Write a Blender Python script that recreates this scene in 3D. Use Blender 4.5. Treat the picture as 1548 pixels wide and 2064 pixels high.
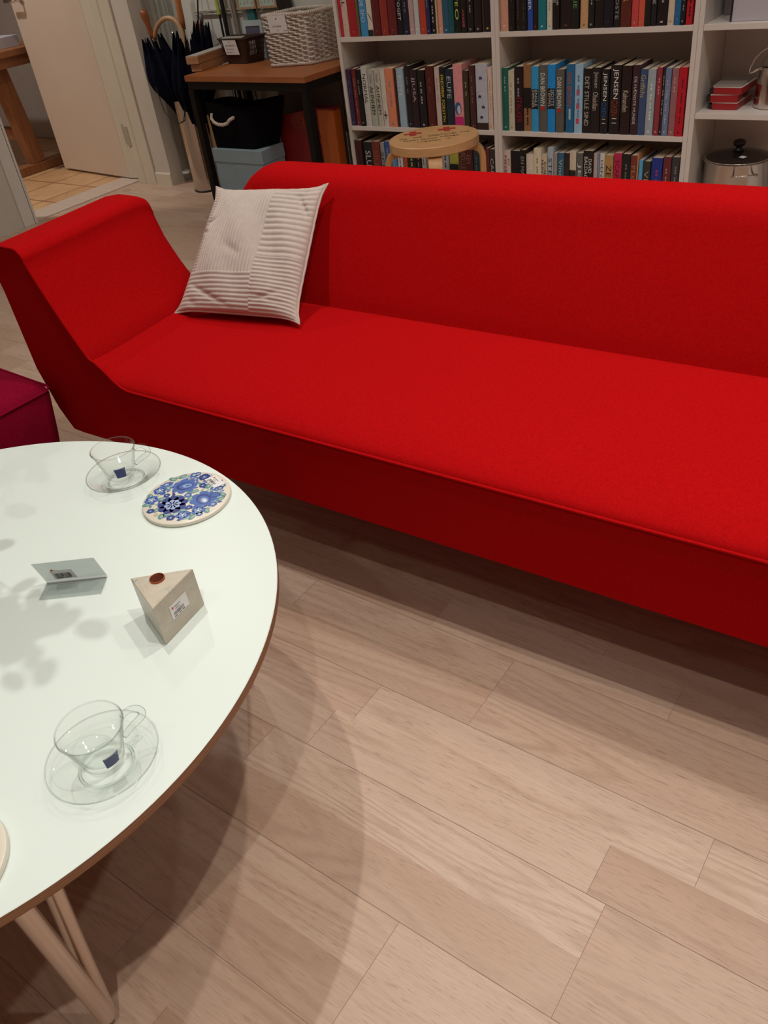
import bpy, math, random
from mathutils import Vector, Matrix
import numpy as np
random.seed(7)
for o in list(bpy.data.objects): bpy.data.objects.remove(o)
S = bpy.context.scene
COL = S.collection
PI = math.pi
# ---------------------------------------------------------------- camera, world, lamps, exposure
cam_d = bpy.data.cameras.new('camera'); cam = bpy.data.objects.new('camera', cam_d); COL.objects.link(cam)
cam_d.sensor_fit = 'VERTICAL'; cam_d.sensor_height = 36.0; cam_d.lens = 1665.96 / 2064 * 36.0
cam_d.clip_start = .02; cam_d.clip_end = 60
CAM_H = 1.24
_yaw, _p, _r = 0.69387196, 0.63599794, -0.142189
_F = Vector((0, math.cos(_p), -math.sin(_p))); _Rt = Vector((1, 0, 0)); _Up = _Rt.cross(_F)
_R = math.cos(_r) * _Rt + math.sin(_r) * _Up; _U = -math.sin(_r) * _Rt + math.cos(_r) * _Up
_Q = Matrix.Rotation(_yaw, 3, 'Z')
_R, _U, _F = _Q @ _R, _Q @ _U, _Q @ _F
cam.matrix_world = Matrix(((_R.x, _U.x, -_F.x, 0), (_R.y, _U.y, -_F.y, 0), (_R.z, _U.z, -_F.z, CAM_H), (0, 0, 0, 1)))
S.camera = cam
S.view_settings.view_transform = 'Standard'; S.view_settings.look = 'None'; S.view_settings.gamma = 1
S.view_settings.use_curve_mapping = False
S.view_settings.exposure = 0.36
S.cycles.transparent_max_bounces = 40
W = bpy.data.worlds.new('world'); S.world = W; W.use_nodes = True
W.node_tree.nodes['Background'].inputs[0].default_value = (1, .95, .9, 1)
W.node_tree.nodes['Background'].inputs[1].default_value = 0.05
CEIL = 2.95
# x, y, watts, lamp radius, warm tint
LAMPS = [(-1.41, .85, 50, .022, 140), (.10, -.31, 52, .022, 95), (.19, .73, 52, .022, 120), (-.55, 1.60, 50, .03, 130),
         (-1.05, -.9, 12, .04, 140), (-1.75, 2.45, 13, .05, 150), (-.3, 2.3, 18, .05, 150), (-3.3, 2.3, 44, .05, 150), (.9, 1.75, 46, .04, 140)]
LAMP_COL = (1.0, .95, .88)
HALL_FILL = (-5.3, 2.3, 100)  # added lamp, out of view, to light the tiled side room
FILL = [(-2.6, -.9, 2), (1.4, -1.2, 2)]  # added unseen ceiling panels that only fill in the room light
# ---------------------------------------------------------------- helpers
def link(o):
    COL.objects.link(o); return o
def tag(o, label=None, cat=None, group=None, kind=None):
    if label: o['label'] = label
    if cat: o['category'] = cat
    if group: o['group'] = group
    if kind: o['kind'] = kind
    return o
def thing(name, label, cat, loc=(0, 0, 0), rz=0, group=None):
    o = bpy.data.objects.new(name, None); link(o); o.empty_display_size = .05
    o.location = loc; o.rotation_euler = (0, 0, rz)
    return tag(o, label, cat, group)
class MB:
    def __init__(s): s.v = []; s.f = []; s.m = []
    def add(s, vs, fs, mi=0):
        n = len(s.v); s.v += [tuple(v) for v in vs]; s.f += [tuple(i + n for i in f) for f in fs]; s.m += [mi] * len(fs); return s
    def box(s, a, b, M=None, mi=0):
        x0, y0, z0 = a; x1, y1, z1 = b
        vs = [(x0, y0, z0), (x1, y0, z0), (x1, y1, z0), (x0, y1, z0), (x0, y0, z1), (x1, y0, z1), (x1, y1, z1), (x0, y1, z1)]
        if M is not None: vs = [M @ Vector(v) for v in vs]
        return s.add(vs, [(0, 3, 2, 1), (4, 5, 6, 7), (0, 1, 5, 4), (1, 2, 6, 5), (2, 3, 7, 6), (3, 0, 4, 7)], mi)
    def prism(s, poly, z0, z1, M=None, mi=0, axis='z'):
        n = len(poly)
        def P(p, z):
            v = {'z': (p[0], p[1], z), 'y': (p[0], z, p[1]), 'x': (z, p[0], p[1])}[axis]
            return M @ Vector(v) if M is not None else v
        vs = [P(p, z0) for p in poly] + [P(p, z1) for p in poly]
        fs = [tuple(range(n - 1, -1, -1)), tuple(range(n, 2 * n))] + [(i, (i + 1) % n, n + (i + 1) % n, n + i) for i in range(n)]
        return s.add(vs, fs, mi)
    def tube(s, pts, r, n=10, closed=False, caps=True, mi=0, flat=1.0):
        pts = [Vector(p) for p in pts]; N = len(pts); rr = r if isinstance(r, (list, tuple)) else [r] * N
        vs = []; up = None
        for i, p in enumerate(pts):
            t = (pts[(i + 1) % N] - pts[i - 1]) if closed else (pts[min(i + 1, N - 1)] - pts[max(i - 1, 0)])
            t.normalize()
            if up is None:
                up = Vector((0, 0, 1)) if abs(t.z) < .9 else Vector((1, 0, 0))
            a = t.cross(up)
            if a.length < 1e-6: a = t.cross(Vector((0, 1, 0)))
            a.normalize(); up = a.cross(t).normalized()
            for k in range(n):
                th = 2 * PI * k / n; vs.append(p + (a * math.cos(th) + up * math.sin(th) * flat) * rr[i])
        fs = []
        for i in range(N if closed else N - 1):
            j = (i + 1) % N
            for k in range(n):
                l = (k + 1) % n; fs.append((i * n + k, i * n + l, j * n + l, j * n + k))
        if not closed and caps: fs += [tuple(range(n - 1, -1, -1)), tuple(range((N - 1) * n, N * n))]
        return s.add(vs, fs, mi)
    def lathe(s, prof, n=48, c=(0, 0, 0), closed=False, mi=0, sy=1.0):
        vs = []; m = len(prof)
        for k in range(n):
            th = 2 * PI * k / n
            for (r, z) in prof: vs.append((c[0] + r * math.cos(th), c[1] + r * math.sin(th) * sy, c[2] + z))
        fs = []
        for k in range(n):
            l = (k + 1) % n
            for i in range(m if closed else m - 1):
                j = (i + 1) % m; fs.append((k * m + i, l * m + i, l * m + j, k * m + j))
        return s.add(vs, fs, mi)
    def grid(s, fn, nu, nv, mi=0, wrapu=False):
        vs = [fn(i / nu, j / nv) for i in range(nu + (0 if wrapu else 1)) for j in range(nv + 1)]
        U = nu if wrapu else nu + 1
        fs = [(i * (nv + 1) + j, ((i + 1) % U) * (nv + 1) + j, ((i + 1) % U) * (nv + 1) + j + 1, i * (nv + 1) + j + 1) for i in range(nu) for j in range(nv)]
        return s.add(vs, fs, mi)
    def build(s, name, mats, parent=None, smooth=False, bevel=0, seg=2, loc=None, rz=0, weld=True, angle=None, M=None):
        me = bpy.data.meshes.new(name); me.from_pydata(s.v, [], s.f)
        mats = mats if isinstance(mats, (list, tuple)) else [mats]
        for m in mats: me.materials.append(m)
        if len(mats) > 1: me.polygons.foreach_set('material_index', s.m)
        import bmesh
        bm = bmesh.new(); bm.from_mesh(me)
        if weld: bmesh.ops.remove_doubles(bm, verts=bm.verts, dist=1e-5)
        bmesh.ops.recalc_face_normals(bm, faces=bm.faces)
        bm.to_mesh(me); bm.free()
        if smooth: me.polygons.foreach_set('use_smooth', [True] * len(me.polygons))
        o = bpy.data.objects.new(name, me); link(o)
        if smooth and angle is not None:
            me.set_sharp_from_angle(angle=angle)
        if bevel:
            b = o.modifiers.new('bevel', 'BEVEL'); b.width = bevel; b.segments = seg; b.limit_method = 'ANGLE'; b.angle_limit = math.radians(35)
        if loc is not None: o.location = loc
        if rz: o.rotation_euler = (0, 0, rz)
        if M is not None: o.matrix_local = M
        if parent is not None: o.parent = parent
        return o
def copy_tree(o, parent=None):
    c = o.copy(); COL.objects.link(c); c.parent = parent
    for k in list(CH.get(o.name, [])): copy_tree(k, c)
    return c
CH = {}
def arc(cx, cy, r, a0, a1, n=8):
    return [(cx + r * math.cos(a0 + (a1 - a0) * i / n), cy + r * math.sin(a0 + (a1 - a0) * i / n)) for i in range(n + 1)]
def sstep(x):
    x = min(max(x, 0), 1); return x * x * (3 - 2 * x)
# ---------------------------------------------------------------- materials
class NT:
    def __init__(s, name):
        s.m = bpy.data.materials.new(name); s.m.use_nodes = True; s.t = s.m.node_tree
        s.b = s.t.nodes['Principled BSDF']; s.out = s.t.nodes['Material Output']
    def n(s, t, **kw):
        x = s.t.nodes.new(t)
        for k, v in kw.items(): setattr(x, k, v)
        return x
    def l(s, a, b): s.t.links.new(a, b)
    def math(s, op, a, b=None, c=None):
        x = s.n('ShaderNodeMath', operation=op)
        for i, v in enumerate((a, b, c)):
            if v is None: continue
            if isinstance(v, (int, float)): x.inputs[i].default_value = v
            else: s.l(v, x.inputs[i])
        return x.outputs[0]
    def mix(s, f, a, b, bt='MIX'):
        x = s.n('ShaderNodeMix', data_type='RGBA', blend_type=bt)
        for i, v in ((0, f), (6, a), (7, b)):
            if isinstance(v, (int, float)): x.inputs[i].default_value = v
            elif isinstance(v, tuple): x.inputs[i].default_value = (*v[:3], 1)
            else: s.l(v, x.inputs[i])
        return x.outputs[2]
    def coords(s, scale=(1, 1, 1), kind='Object'):
        c = s.n('ShaderNodeTexCoord'); m = s.n('ShaderNodeMapping'); m.inputs['Scale'].default_value = scale
        s.l(c.outputs[kind], m.inputs[0]); return m.outputs[0]
    def noise(s, vec, scale=5, detail=3, rough=.5, dist=0):
        x = s.n('ShaderNodeTexNoise'); x.inputs['Scale'].default_value = scale; x.inputs['Detail'].default_value = detail
        x.inputs['Roughness'].default_value = rough; x.inputs['Distortion'].default_value = dist
        if vec is not None: s.l(vec, x.inputs['Vector'])
        return x.outputs['Fac']
    def ramp(s, f, stops):
        x = s.n('ShaderNodeValToRGB'); e = x.color_ramp.elements
        while len(e) < len(stops): e.new(.5)
        for i, (p, c) in enumerate(stops): e[i].position = p; e[i].color = (*c[:3], 1) if isinstance(c, tuple) else (c, c, c, 1)
        s.l(f, x.inputs[0]); return x.outputs[0]
    def bump(s, h, strength=.2, dist=.001):
        x = s.n('ShaderNodeBump'); x.inputs['Strength'].default_value = strength; x.inputs['Distance'].default_value = dist
        s.l(h, x.inputs['Height']); s.l(x.outputs[0], s.b.inputs['Normal'])
def mat(name, col, rough=.6, metal=0, spec=.5, var=0.0, vscale=20, bump=0, bscale=200, bdist=.001, sheen=0, coat=0):
    n = NT(name); n.b.inputs['Base Color'].default_value = (*col, 1); n.b.inputs['Roughness'].default_value = rough
    n.b.inputs['Metallic'].default_value = metal; n.b.inputs['Specular IOR Level'].default_value = spec
    n.b.inputs['Coat Weight'].default_value = coat
    if sheen: n.b.inputs['Sheen Weight'].default_value = sheen; n.b.inputs['Sheen Roughness'].default_value = .5
    v = n.coords()
    if var:
        k = n.noise(v, vscale, 3); d = tuple(c * (1 - var) for c in col); u = tuple(min(c * (1 + var), 1) for c in col)
        n.l(n.ramp(k, [(.3, d), (.7, u)]), n.b.inputs['Base Color'])
    if bump: n.bump(n.noise(v, bscale, 4), bump, bdist)
    return n.m
def wood(name, c0, c1, scale=(2, 40, 40), rough=.45, bump=.1):
    n = NT(name); v = n.coords(scale); a = n.noise(v, 1.0, 5, .65, 1.2); b = n.noise(v, 4.0, 3, .6)
    f = n.math('ADD', n.math('MULTIPLY', a, .7), n.math('MULTIPLY', b, .3))
    n.l(n.ramp(f, [(.32, c0), (.68, c1)]), n.b.inputs['Base Color']); n.b.inputs['Roughness'].default_value = rough
    n.bump(f, bump, .0008); return n.m
def felt(name, col, light):
    n = NT(name); v = n.coords(); k = n.noise(v, 520, 4, .7); j = n.noise(v, 150, 3, .6)
    f = n.math('ADD', n.math('MULTIPLY', k, .8), n.math('MULTIPLY', j, .2))
    n.l(n.ramp(f, [(.35, tuple(c * .82 for c in col)), (.65, light)]), n.b.inputs['Base Color'])
    n.b.inputs['Roughness'].default_value = .95; n.b.inputs['Specular IOR Level'].default_value = .03
    n.bump(f, .30, .0009); return n.m
def clear(name, tint=(.97, .985, .975), edge=(.55, .6, .58), edge_pos=.75, gloss=.35, rough=.02):
    # thin clear glass or acrylic: see-through, darker where the wall is seen edge-on, with a fresnel reflection
    n = NT(name); t = n.t; t.nodes.remove(n.b)
    lw = n.n('ShaderNodeLayerWeight'); lw.inputs['Blend'].default_value = .5
    tr = n.n('ShaderNodeBsdfTransparent'); gl = n.n('ShaderNodeBsdfGlossy'); gl.inputs['Roughness'].default_value = rough
    n.l(n.ramp(lw.outputs['Facing'], [(0, tint), (edge_pos - .14, tuple(.985 * a for a in tint)), (edge_pos + .02, tuple(.55 * a + .45 * b for a, b in zip(tint, edge))), (1, edge)]), tr.inputs[0])
    mx = n.n('ShaderNodeMixShader'); f = n.math('MINIMUM', n.math('ADD', n.math('MULTIPLY', n.math('POWER', lw.outputs['Facing'], 5.0), gloss), .022), .9)
    n.l(f, mx.inputs[0]); n.l(tr.outputs[0], mx.inputs[1]); n.l(gl.outputs[0], mx.inputs[2]); n.l(mx.outputs[0], n.out.inputs[0])
    return n.m
_MC = {}
def cmat(col, rough=.45, name='print'):
    k = (tuple(round(c, 3) for c in col), rough, name)
    if k not in _MC: _MC[k] = mat(name, col, rough, var=.08, vscale=60)
    return _MC[k]
M_white = mat('white_paint', (.78, .76, .71), .45, var=.03, bump=.03, bscale=120)
M_wall = mat('wall_paint', (.66, .655, .60), .75, var=.04, vscale=3, bump=.08, bscale=180)
M_wallb = mat('wall_plaster', (.62, .55, .47), .8, var=.04, vscale=3, bump=.08, bscale=180)
M_door = mat('door_lacquer', (.66, .53, .43), .4, var=.03, vscale=2, bump=.02, bscale=60)
M_frame = mat('frame_lacquer', (.66, .59, .47), .4, var=.03, vscale=4)
M_ceil = mat('ceiling_paint', (.75, .73, .69), .8, bump=.05, bscale=100)
M_shelf = mat('shelf_foil', (.72, .66, .61), .4, var=.02, vscale=8)
M_red = felt('red_wool_felt', (.40, .0030, .0045), (.50, .0048, .006))
M_magenta = felt('burgundy_wool_felt', (.22, .003, .022), (.30, .006, .034))
M_steel = mat('brushed_steel', (.62, .56, .52), .18, 1, bump=.05, bscale=300)
M_chrome = mat('chrome', (.75, .72, .70), .12, 1)
M_tubes = mat('satin_chrome_tube', (.70, .62, .56), .32, 1)
M_black = mat('black_plastic', (.015, .013, .013), .4)
M_blackm = mat('black_steel', (.009, .006, .005), .55, spec=.2)
M_lam = mat('white_laminate', (.74, .83, .78), .33, var=.01, vscale=3, bump=.02, bscale=900)
M_glass_thick = clear('thick_clear_glass', (.975, .985, .98), (.04, .06, .055), .66, 1.0, .03)
M_glass = clear('clear_glass', (.994, .997, .994), (.10, .13, .12), .86, .9, .035)
M_acryl = clear('clear_acrylic', (.86, .87, .87), (.5, .53, .53), .85, .4)
M_tube = clear('clear_plastic_tube', (.94, .95, .95), (.5, .51, .51), .8, 1.2, .15)
M_paper = mat('paper_label', (.78, .77, .76), .6)
M_ink = mat('black_ink', (.02, .02, .02), .6)
M_redink = mat('red_ink', (.62, .03, .04), .6)
M_grey = mat('grey_ink', (.25, .25, .25), .6)
M_navy = mat('navy_label', (.02, .03, .16), .4)
M_desk = wood('desk_veneer', (.30, .090, .024), (.42, .145, .045), (3, 30, 30), .4)
M_pine = wood('pine_wood', (.36, .17, .075), (.52, .28, .13), (20, 2, 20), .55)
M_birch = wood('birch_plywood', (.55, .29, .12), (.66, .39, .18), (6, 40, 40), .4)
M_birche = wood('birch_leg', (.52, .26, .10), (.62, .34, .15), (40, 40, 4), .4)
M_bench = wood('old_bench_wood', (.24, .085, .03), (.36, .15, .055), (3, 25, 25), .6)
M_benchl = wood('old_bench_leg', (.20, .07, .025), (.32, .13, .05), (25, 25, 3), .6)
M_umb = mat('navy_umbrella_fabric', (.0022, .003, .011), .9, spec=.12, var=.4, vscale=40, bump=.3, bscale=60)
M_bamboo = wood('varnished_handle', (.40, .13, .035), (.55, .22, .07), (30, 30, 4), .25)
M_cane = wood('pale_cane', (.42, .24, .12), (.55, .34, .18), (12, 12, 12), .35)
M_red_brown = wood('red_brown_handle', (.22, .06, .02), (.32, .10, .035), (30, 30, 5), .25)
M_wicker = mat('white_painted_wicker', (.62, .54, .47), .55, var=.12, vscale=60, bump=.3, bscale=200)
M_brownp = mat('dark_brown_plastic', (.035, .016, .013), .4)
M_blkfab = mat('black_woven_fabric', (.0045, .004, .005), .95, spec=.08, var=.3, vscale=90, bump=.5, bscale=300)
M_bluebox = mat('pale_blue_cardboard', (.27, .36, .42), .6, var=.04)
M_rope = mat('cotton_rope', (.62, .52, .42), .8, var=.15, vscale=200, bump=.5, bscale=400)
M_pages = mat('book_pages', (.62, .52, .38), .8, var=.1, vscale=150)
M_cream = mat('cream_ceramic', (.76, .71, .60), .3, var=.02)
# ply edge, table top underside
def m_ply():
    n = NT('plywood_edge'); v = n.coords((6, 6, 420)); a = n.noise(v, 1, 2); w = n.coords((1, 1, 1))
    sx = n.n('ShaderNodeSeparateXYZ'); n.l(w, sx.inputs[0])
    st = n.math('SINE', n.math('MULTIPLY', sx.outputs[2], 2600)); f = n.math('ADD', n.math('MULTIPLY', st, .22), a)
    n.l(n.ramp(f, [(.25, (.17, .065, .03)), (.75, (.46, .23, .12))]), n.b.inputs['Base Color']); n.b.inputs['Roughness'].default_value = .5
    return n.m
M_ply = m_ply()
# oak floor: every strip has its own tone and grain offset (stored on the mesh)
def m_oak():
    n = NT('oak_floorboards'); at = n.n('ShaderNodeAttribute', attribute_name='strip', attribute_type='GEOMETRY')
    sp = n.n('ShaderNodeSeparateXYZ'); n.l(at.outputs['Vector'], sp.inputs[0])
    tc = n.n('ShaderNodeTexCoord'); off = n.n('ShaderNodeVectorMath', operation='ADD'); cb = n.n('ShaderNodeCombineXYZ')
    n.l(n.math('MULTIPLY', sp.outputs[1], 13.0), cb.inputs[0]); n.l(n.math('MULTIPLY', sp.outputs[2], 7.0), cb.inputs[1]); n.l(n.math('MULTIPLY', sp.outputs[1], 31.0), cb.inputs[2])
    n.l(tc.outputs['Object'], off.inputs[0]); n.l(cb.outputs[0], off.inputs[1])
    def mp(sc):
        m = n.n('ShaderNodeMapping'); m.inputs['Scale'].default_value = sc; n.l(off.outputs[0], m.inputs[0]); return m.outputs[0]
    big = n.noise(mp((.8, 8.0, 1)), 1.0, 2, .45, .35)
    cath = n.math('SINE', n.math('MULTIPLY', big, 110.0)); cath = n.math('POWER', n.math('ADD', n.math('MULTIPLY', cath, .5), .5), 2.4)
    fine = n.noise(mp((9, 260, 1)), 1.0, 4, .7); mid = n.noise(mp((2.0, 28, 1)), 1.0, 3, .6); blot = n.noise(mp((3, 5, 1)), 1.0, 2)
    knot = n.noise(mp((4.5, 9, 1)), 1.0, 1); msk = n.noise(mp((.8, 3, 1)), 1.7, 1)
    base = n.ramp(sp.outputs[0], [(0, (.43, .275, .185)), (.5, (.53, .365, .265)), (1, (.62, .465, .355))])
    c = n.mix(n.math('MULTIPLY', n.math('MULTIPLY', cath, n.ramp(msk, [(.36, 0.0), (.52, 1.0)])), .42), base, (.33, .195, .125))
    c = n.mix(n.ramp(fine, [(.42, 0.0), (.72, .42)]), c, (.38, .24, .165)); c = n.mix(n.ramp(mid, [(.42, .0), (.7, .32)]), c, (.46, .30, .21))
    c = n.mix(n.ramp(blot, [(.3, .22), (.7, 0.0)]), c, (.62, .49, .40)); c = n.mix(n.ramp(knot, [(.70, .0), (.80, .5)]), c, (.24, .14, .09))
    pores = n.noise(mp((38, 620, 1)), 1.0, 2, .5); pm = n.math('MULTIPLY', n.ramp(pores, [(.56, 0.0), (.68, .55)]), n.ramp(mid, [(.3, .25), (.6, 1.0)]))
    c = n.mix(pm, c, (.27, .16, .10))
    n.l(c, n.b.inputs['Base Color']); n.b.inputs['Roughness'].default_value = .42; n.b.inputs['Specular IOR Level'].default_value = .35
    n.bump(n.math('SUBTRACT', mid, n.math('MULTIPLY', fine, .6)), .12, .0006); return n.m
M_oak = m_oak(); M_gap = mat('board_gap', (.33, .22, .155), .8)
M_hinge = mat('dull_hinge_steel', (.50, .46, .40), .4, .4)
def m_tile():
    n = NT('terracotta_tiles'); v = n.coords((1, 1, 1)); b = n.n('ShaderNodeTexBrick'); b.offset = 0; b.squash = 1
    n.l(v, b.inputs['Vector']); b.inputs['Scale'].default_value = 1; b.inputs['Brick Width'].default_value = .31; b.inputs['Row Height'].default_value = .31
    b.inputs['Mortar Size'].default_value = .006; b.inputs['Mortar Smooth'].default_value = .3
    b.inputs['Color1'].default_value = (.62, .36, .18, 1); b.inputs['Color2'].default_value = (.70, .44, .24, 1); b.inputs['Mortar'].default_value = (.20, .09, .04, 1)
    k = n.noise(v, 7, 4, .6); n.l(n.mix(n.ramp(k, [(.4, 0.0), (.75, .5)]), b.outputs[0], (.42, .19, .07)), n.b.inputs['Base Color']); n.b.inputs['Roughness'].default_value = .35
    return n.m
M_tile = m_tile()
def m_marble():
    n = NT('beige_marble'); v = n.coords(); a = n.noise(v, 9, 6, .7, 1.5); sp = n.n('ShaderNodeSeparateXYZ'); n.l(v, sp.inputs[0])
    c = n.ramp(a, [(.3, (.42, .37, .29)), (.6, (.56, .50, .40))]); g = n.noise(v, 38, 4, .7, 1)
    top = n.ramp(sp.outputs[2], [(.035, 0.0), (.055, 1.0)])
    c = n.mix(n.math('MULTIPLY', top, n.ramp(g, [(.58, 0.0), (.64, .8)])), c, (.25, .32, .30)); c = n.mix(n.math('MULTIPLY', top, n.ramp(n.noise(v, 30, 3, .6), [(.6, 0.0), (.7, .5)])), c, (.45, .68, .58))
    n.l(c, n.b.inputs['Base Color']); n.b.inputs['Roughness'].default_value = .3; return n.m
M_marble = m_marble()
M_copper = mat('copper_cup', (.42, .12, .06), .3, 1)
# text as mesh, fitted to a box: u along ex, v along ey
_TC = {}
def text_shape(body):
    if body not in _TC:
        cu = bpy.data.curves.new('t', 'FONT'); cu.body = body; cu.size = 1; cu.resolution_u = 2; cu.fill_mode = 'FRONT'
        ob = bpy.data.objects.new('t', cu); COL.objects.link(ob); bpy.context.view_layer.update()
        me = bpy.data.meshes.new_from_object(ob.evaluated_get(bpy.context.evaluated_depsgraph_get()))
        vs = [v.co.copy() for v in me.vertices]; fs = [tuple(p.vertices) for p in me.polygons]
        bpy.data.objects.remove(ob); bpy.data.meshes.remove(me)
        x0 = min(v.x for v in vs); x1 = max(v.x for v in vs); y0 = min(v.y for v in vs); y1 = max(v.y for v in vs)
        _TC[body] = ([((v.x - x0) / (x1 - x0), (v.y - y0) / max(y1 - y0, 1e-6)) for v in vs], fs, (x1 - x0) / max(y1 - y0, 1e-6))
    return _TC[body]
def text(mb, body, org, ex, ey, mi=0):
    vs, fs, _ = text_shape(body); org = Vector(org); ex = Vector(ex); ey = Vector(ey)
    mb.add([org + ex * u + ey * v for u, v in vs], fs, mi)
def quad(mb, org, ex, ey, mi=0):
    o = Vector(org); ex = Vector(ex); ey = Vector(ey); mb.add([o, o + ex, o + ex + ey, o + ey], [(0, 1, 2, 3)], mi)
def struct(name, mb, m, **kw):
    return tag(mb.build(name, m, **kw), kind='structure')
# ---------------------------------------------------------------- lamps (on the ceiling, above the frame)
def spot(i, x, y, w, r, cone=150):
    t = thing('ceiling_lamp', LAMP_LABELS[i], 'lamp', (x, y, CEIL), 0)
    MB().lathe([(0, 0), (.05, 0), (.05, -.02), (0, -.02)], 24).build('ceiling_plate', M_white, t, smooth=True, angle=.6)
    b = MB().lathe([(.012, -.02), (.012, -.05), (.045, -.055), (.05, -.06), (.05, -.075), (.046, -.075), (.046, -.058), (0, -.054)], 24)
    b.build('lamp_head', M_white, t, smooth=True, angle=.6)
    d = bpy.data.lights.new('lamp_light', 'SPOT'); d.energy = w; d.color = LAMP_COL; d.shadow_soft_size = r; d.spot_size = math.radians(cone); d.spot_blend = 1
    o = bpy.data.objects.new('lamp_light', d); link(o); o.parent = t; o.location = (0, 0, -.082 - r * 0)
LAMP_LABELS = ['white round ceiling lamp over the left end of the red sofa', 'white round ceiling lamp above the open floor in front of the table',
    'white round ceiling lamp above the floor right of the round table', 'white round ceiling lamp over the middle of the red sofa',
    'white round ceiling lamp in front of the round table', 'white round ceiling lamp above the wooden stool', 'white round ceiling lamp over the right bookcase bay',
    'white round ceiling lamp above the umbrella bin corner', 'white round ceiling lamp at the far right end of the sofa', 'white round ceiling lamp in the tiled side room']
for i, (x, y, w, r, cn) in enumerate(LAMPS): spot(i, x, y, w, r, cn)
spot(9, HALL_FILL[0], HALL_FILL[1], HALL_FILL[2], .06)
for k, (x, y, w) in enumerate(FILL):
    t = thing('ceiling_panel_lamp', ['square ceiling light panel behind the viewer on the table side', 'square ceiling light panel behind the viewer on the right'][k], 'lamp', (x, y, CEIL))
    MB().box((-.62, -.62, -.03), (.62, .62, 0)).build('panel_frame', M_white, t)
    d = bpy.data.lights.new('panel_light', 'AREA'); d.energy = w; d.shape = 'SQUARE'; d.size = 1.15; d.color = (1, .97, .93)
    o = bpy.data.objects.new('panel_light', d); link(o); o.parent = t; o.location = (0, 0, -.04)
# ---------------------------------------------------------------- the room
def floor_boards():
    rnd = random.Random(11); mb = MB(); att = []
    fixed = {-4: [-.459], -3: [-.459], -2: [-.209], -1: [-.209], 0: [-.24], 2: [-.555], 3: [-.555], 4: [-.756, -.25]}
    tone = {(-2, 0): .35, (0, 0): .8, (0, 1): .28, (4, 0): .35, (4, 1): .75, (4, 2): .5, (-4, 1): .6, (-3, 1): .75}
    for k in range(-36, 33):
        y0 = .635 + k * .0925; y1 = y0 + .0925
        if y0 > 3.6: break
        y1 = min(y1, 3.6); J = sorted(fixed.get(k, [rnd.uniform(-.6, 0)]))
        a = J[0]; left = []
        while a > -4.43: a -= rnd.uniform(.5, .85); left.append(a)
        b = J[-1]; right = []
        while b < 2.6: b += rnd.uniform(.5, .85); right.append(b)
        allj = sorted(left + J + right); idx = allj.index(J[0])
        for i in range(len(allj) - 1):
            xa, xb = max(allj[i], -4.43), min(allj[i + 1], 2.6)
            if xb - xa < .002: continue
            g = .0005; lo = g if k % 2 == 0 else 0; hi = g if k % 2 else 0
            quad(mb, (xa + .0004, y0 + lo, 0), (xb - xa - .0008, 0, 0), (0, y1 - y0 - lo - hi, 0))
            tn = tone.get((k, i - idx + 1), min(1, max(0, rnd.gauss(.52, .24))))
            att.append((tn, rnd.random(), rnd.random()))
    nq = len(att); mb.box((-4.43, -2.7, -.06), (2.6, 3.6, -.0006), mi=1)
    o = mb.build('floor', [M_oak, M_gap], weld=False); me = o.data
    at = me.attributes.new('strip', 'FLOAT_VECTOR', 'FACE')
    for i, p in enumerate(me.polygons): at.data[i].vector = att[i] if i < nq else (0, 0, 0)
    if me.polygons[0].normal.z < 0: me.flip_normals()
    tag(o, kind='structure')
floor_boards()
o = struct('floor', MB().box((-3.2, -2.2, -.06), (.15, 1.0, -.002)), M_tile, loc=(-4.77, 3.263, 0))
struct('trim_1', MB().box((-4.62, 2.63, -.05), (-4.43, 3.46, .006)), wood('threshold_oak', (.54, .42, .34), (.62, .50, .42), (3, 30, 30)), bevel=.003)
struct('ceiling', MB().box((-8, -2.8, CEIL), (2.7, 4.3, CEIL + .08)), M_ceil)
struct('wall_back', MB().box((-4.10, 3.6, 0), (2.6, 3.72, CEIL)), M_wall)
struct('wall_corner', MB().box((-4.235, 3.412, 0), (-4.10, 3.72, CEIL)), M_wallb)
struct('wall_right', MB().box((2.6, -2.8, 0), (2.7, 3.72, CEIL)), M_wall)
struct('wall_front', MB().box((-4.41, -2.8, 0), (2.6, -2.7, CEIL)), M_wall)
struct('wall_left', MB().box((-4.60, -2.8, 0), (-4.41, 2.63, CEIL)), mat('left_wall_paint', (.66, .63, .56), .6, var=.02))
MB_ = MB().box((-4.62, 2.63, 2.12), (-4.41, 3.42, CEIL)); struct('wall_lintel', MB_, M_wall)
struct('wall_hall_back', MB().box((-8, 4.2, 0), (-4.38, 4.3, CEIL)), mat('hall_plaster', (.42, .36, .33), .8, var=.03))
struct('wall_hall_left', MB().box((-8, 1.0, 0), (-7.9, 4.2, CEIL)), mat('hall_plaster_left', (.42, .36, .33), .8, var=.03))
struct('wall_hall_front', MB().box((-7.9, 1.0, 0), (-4.60, 1.1, CEIL)), M_wallb)
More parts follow.
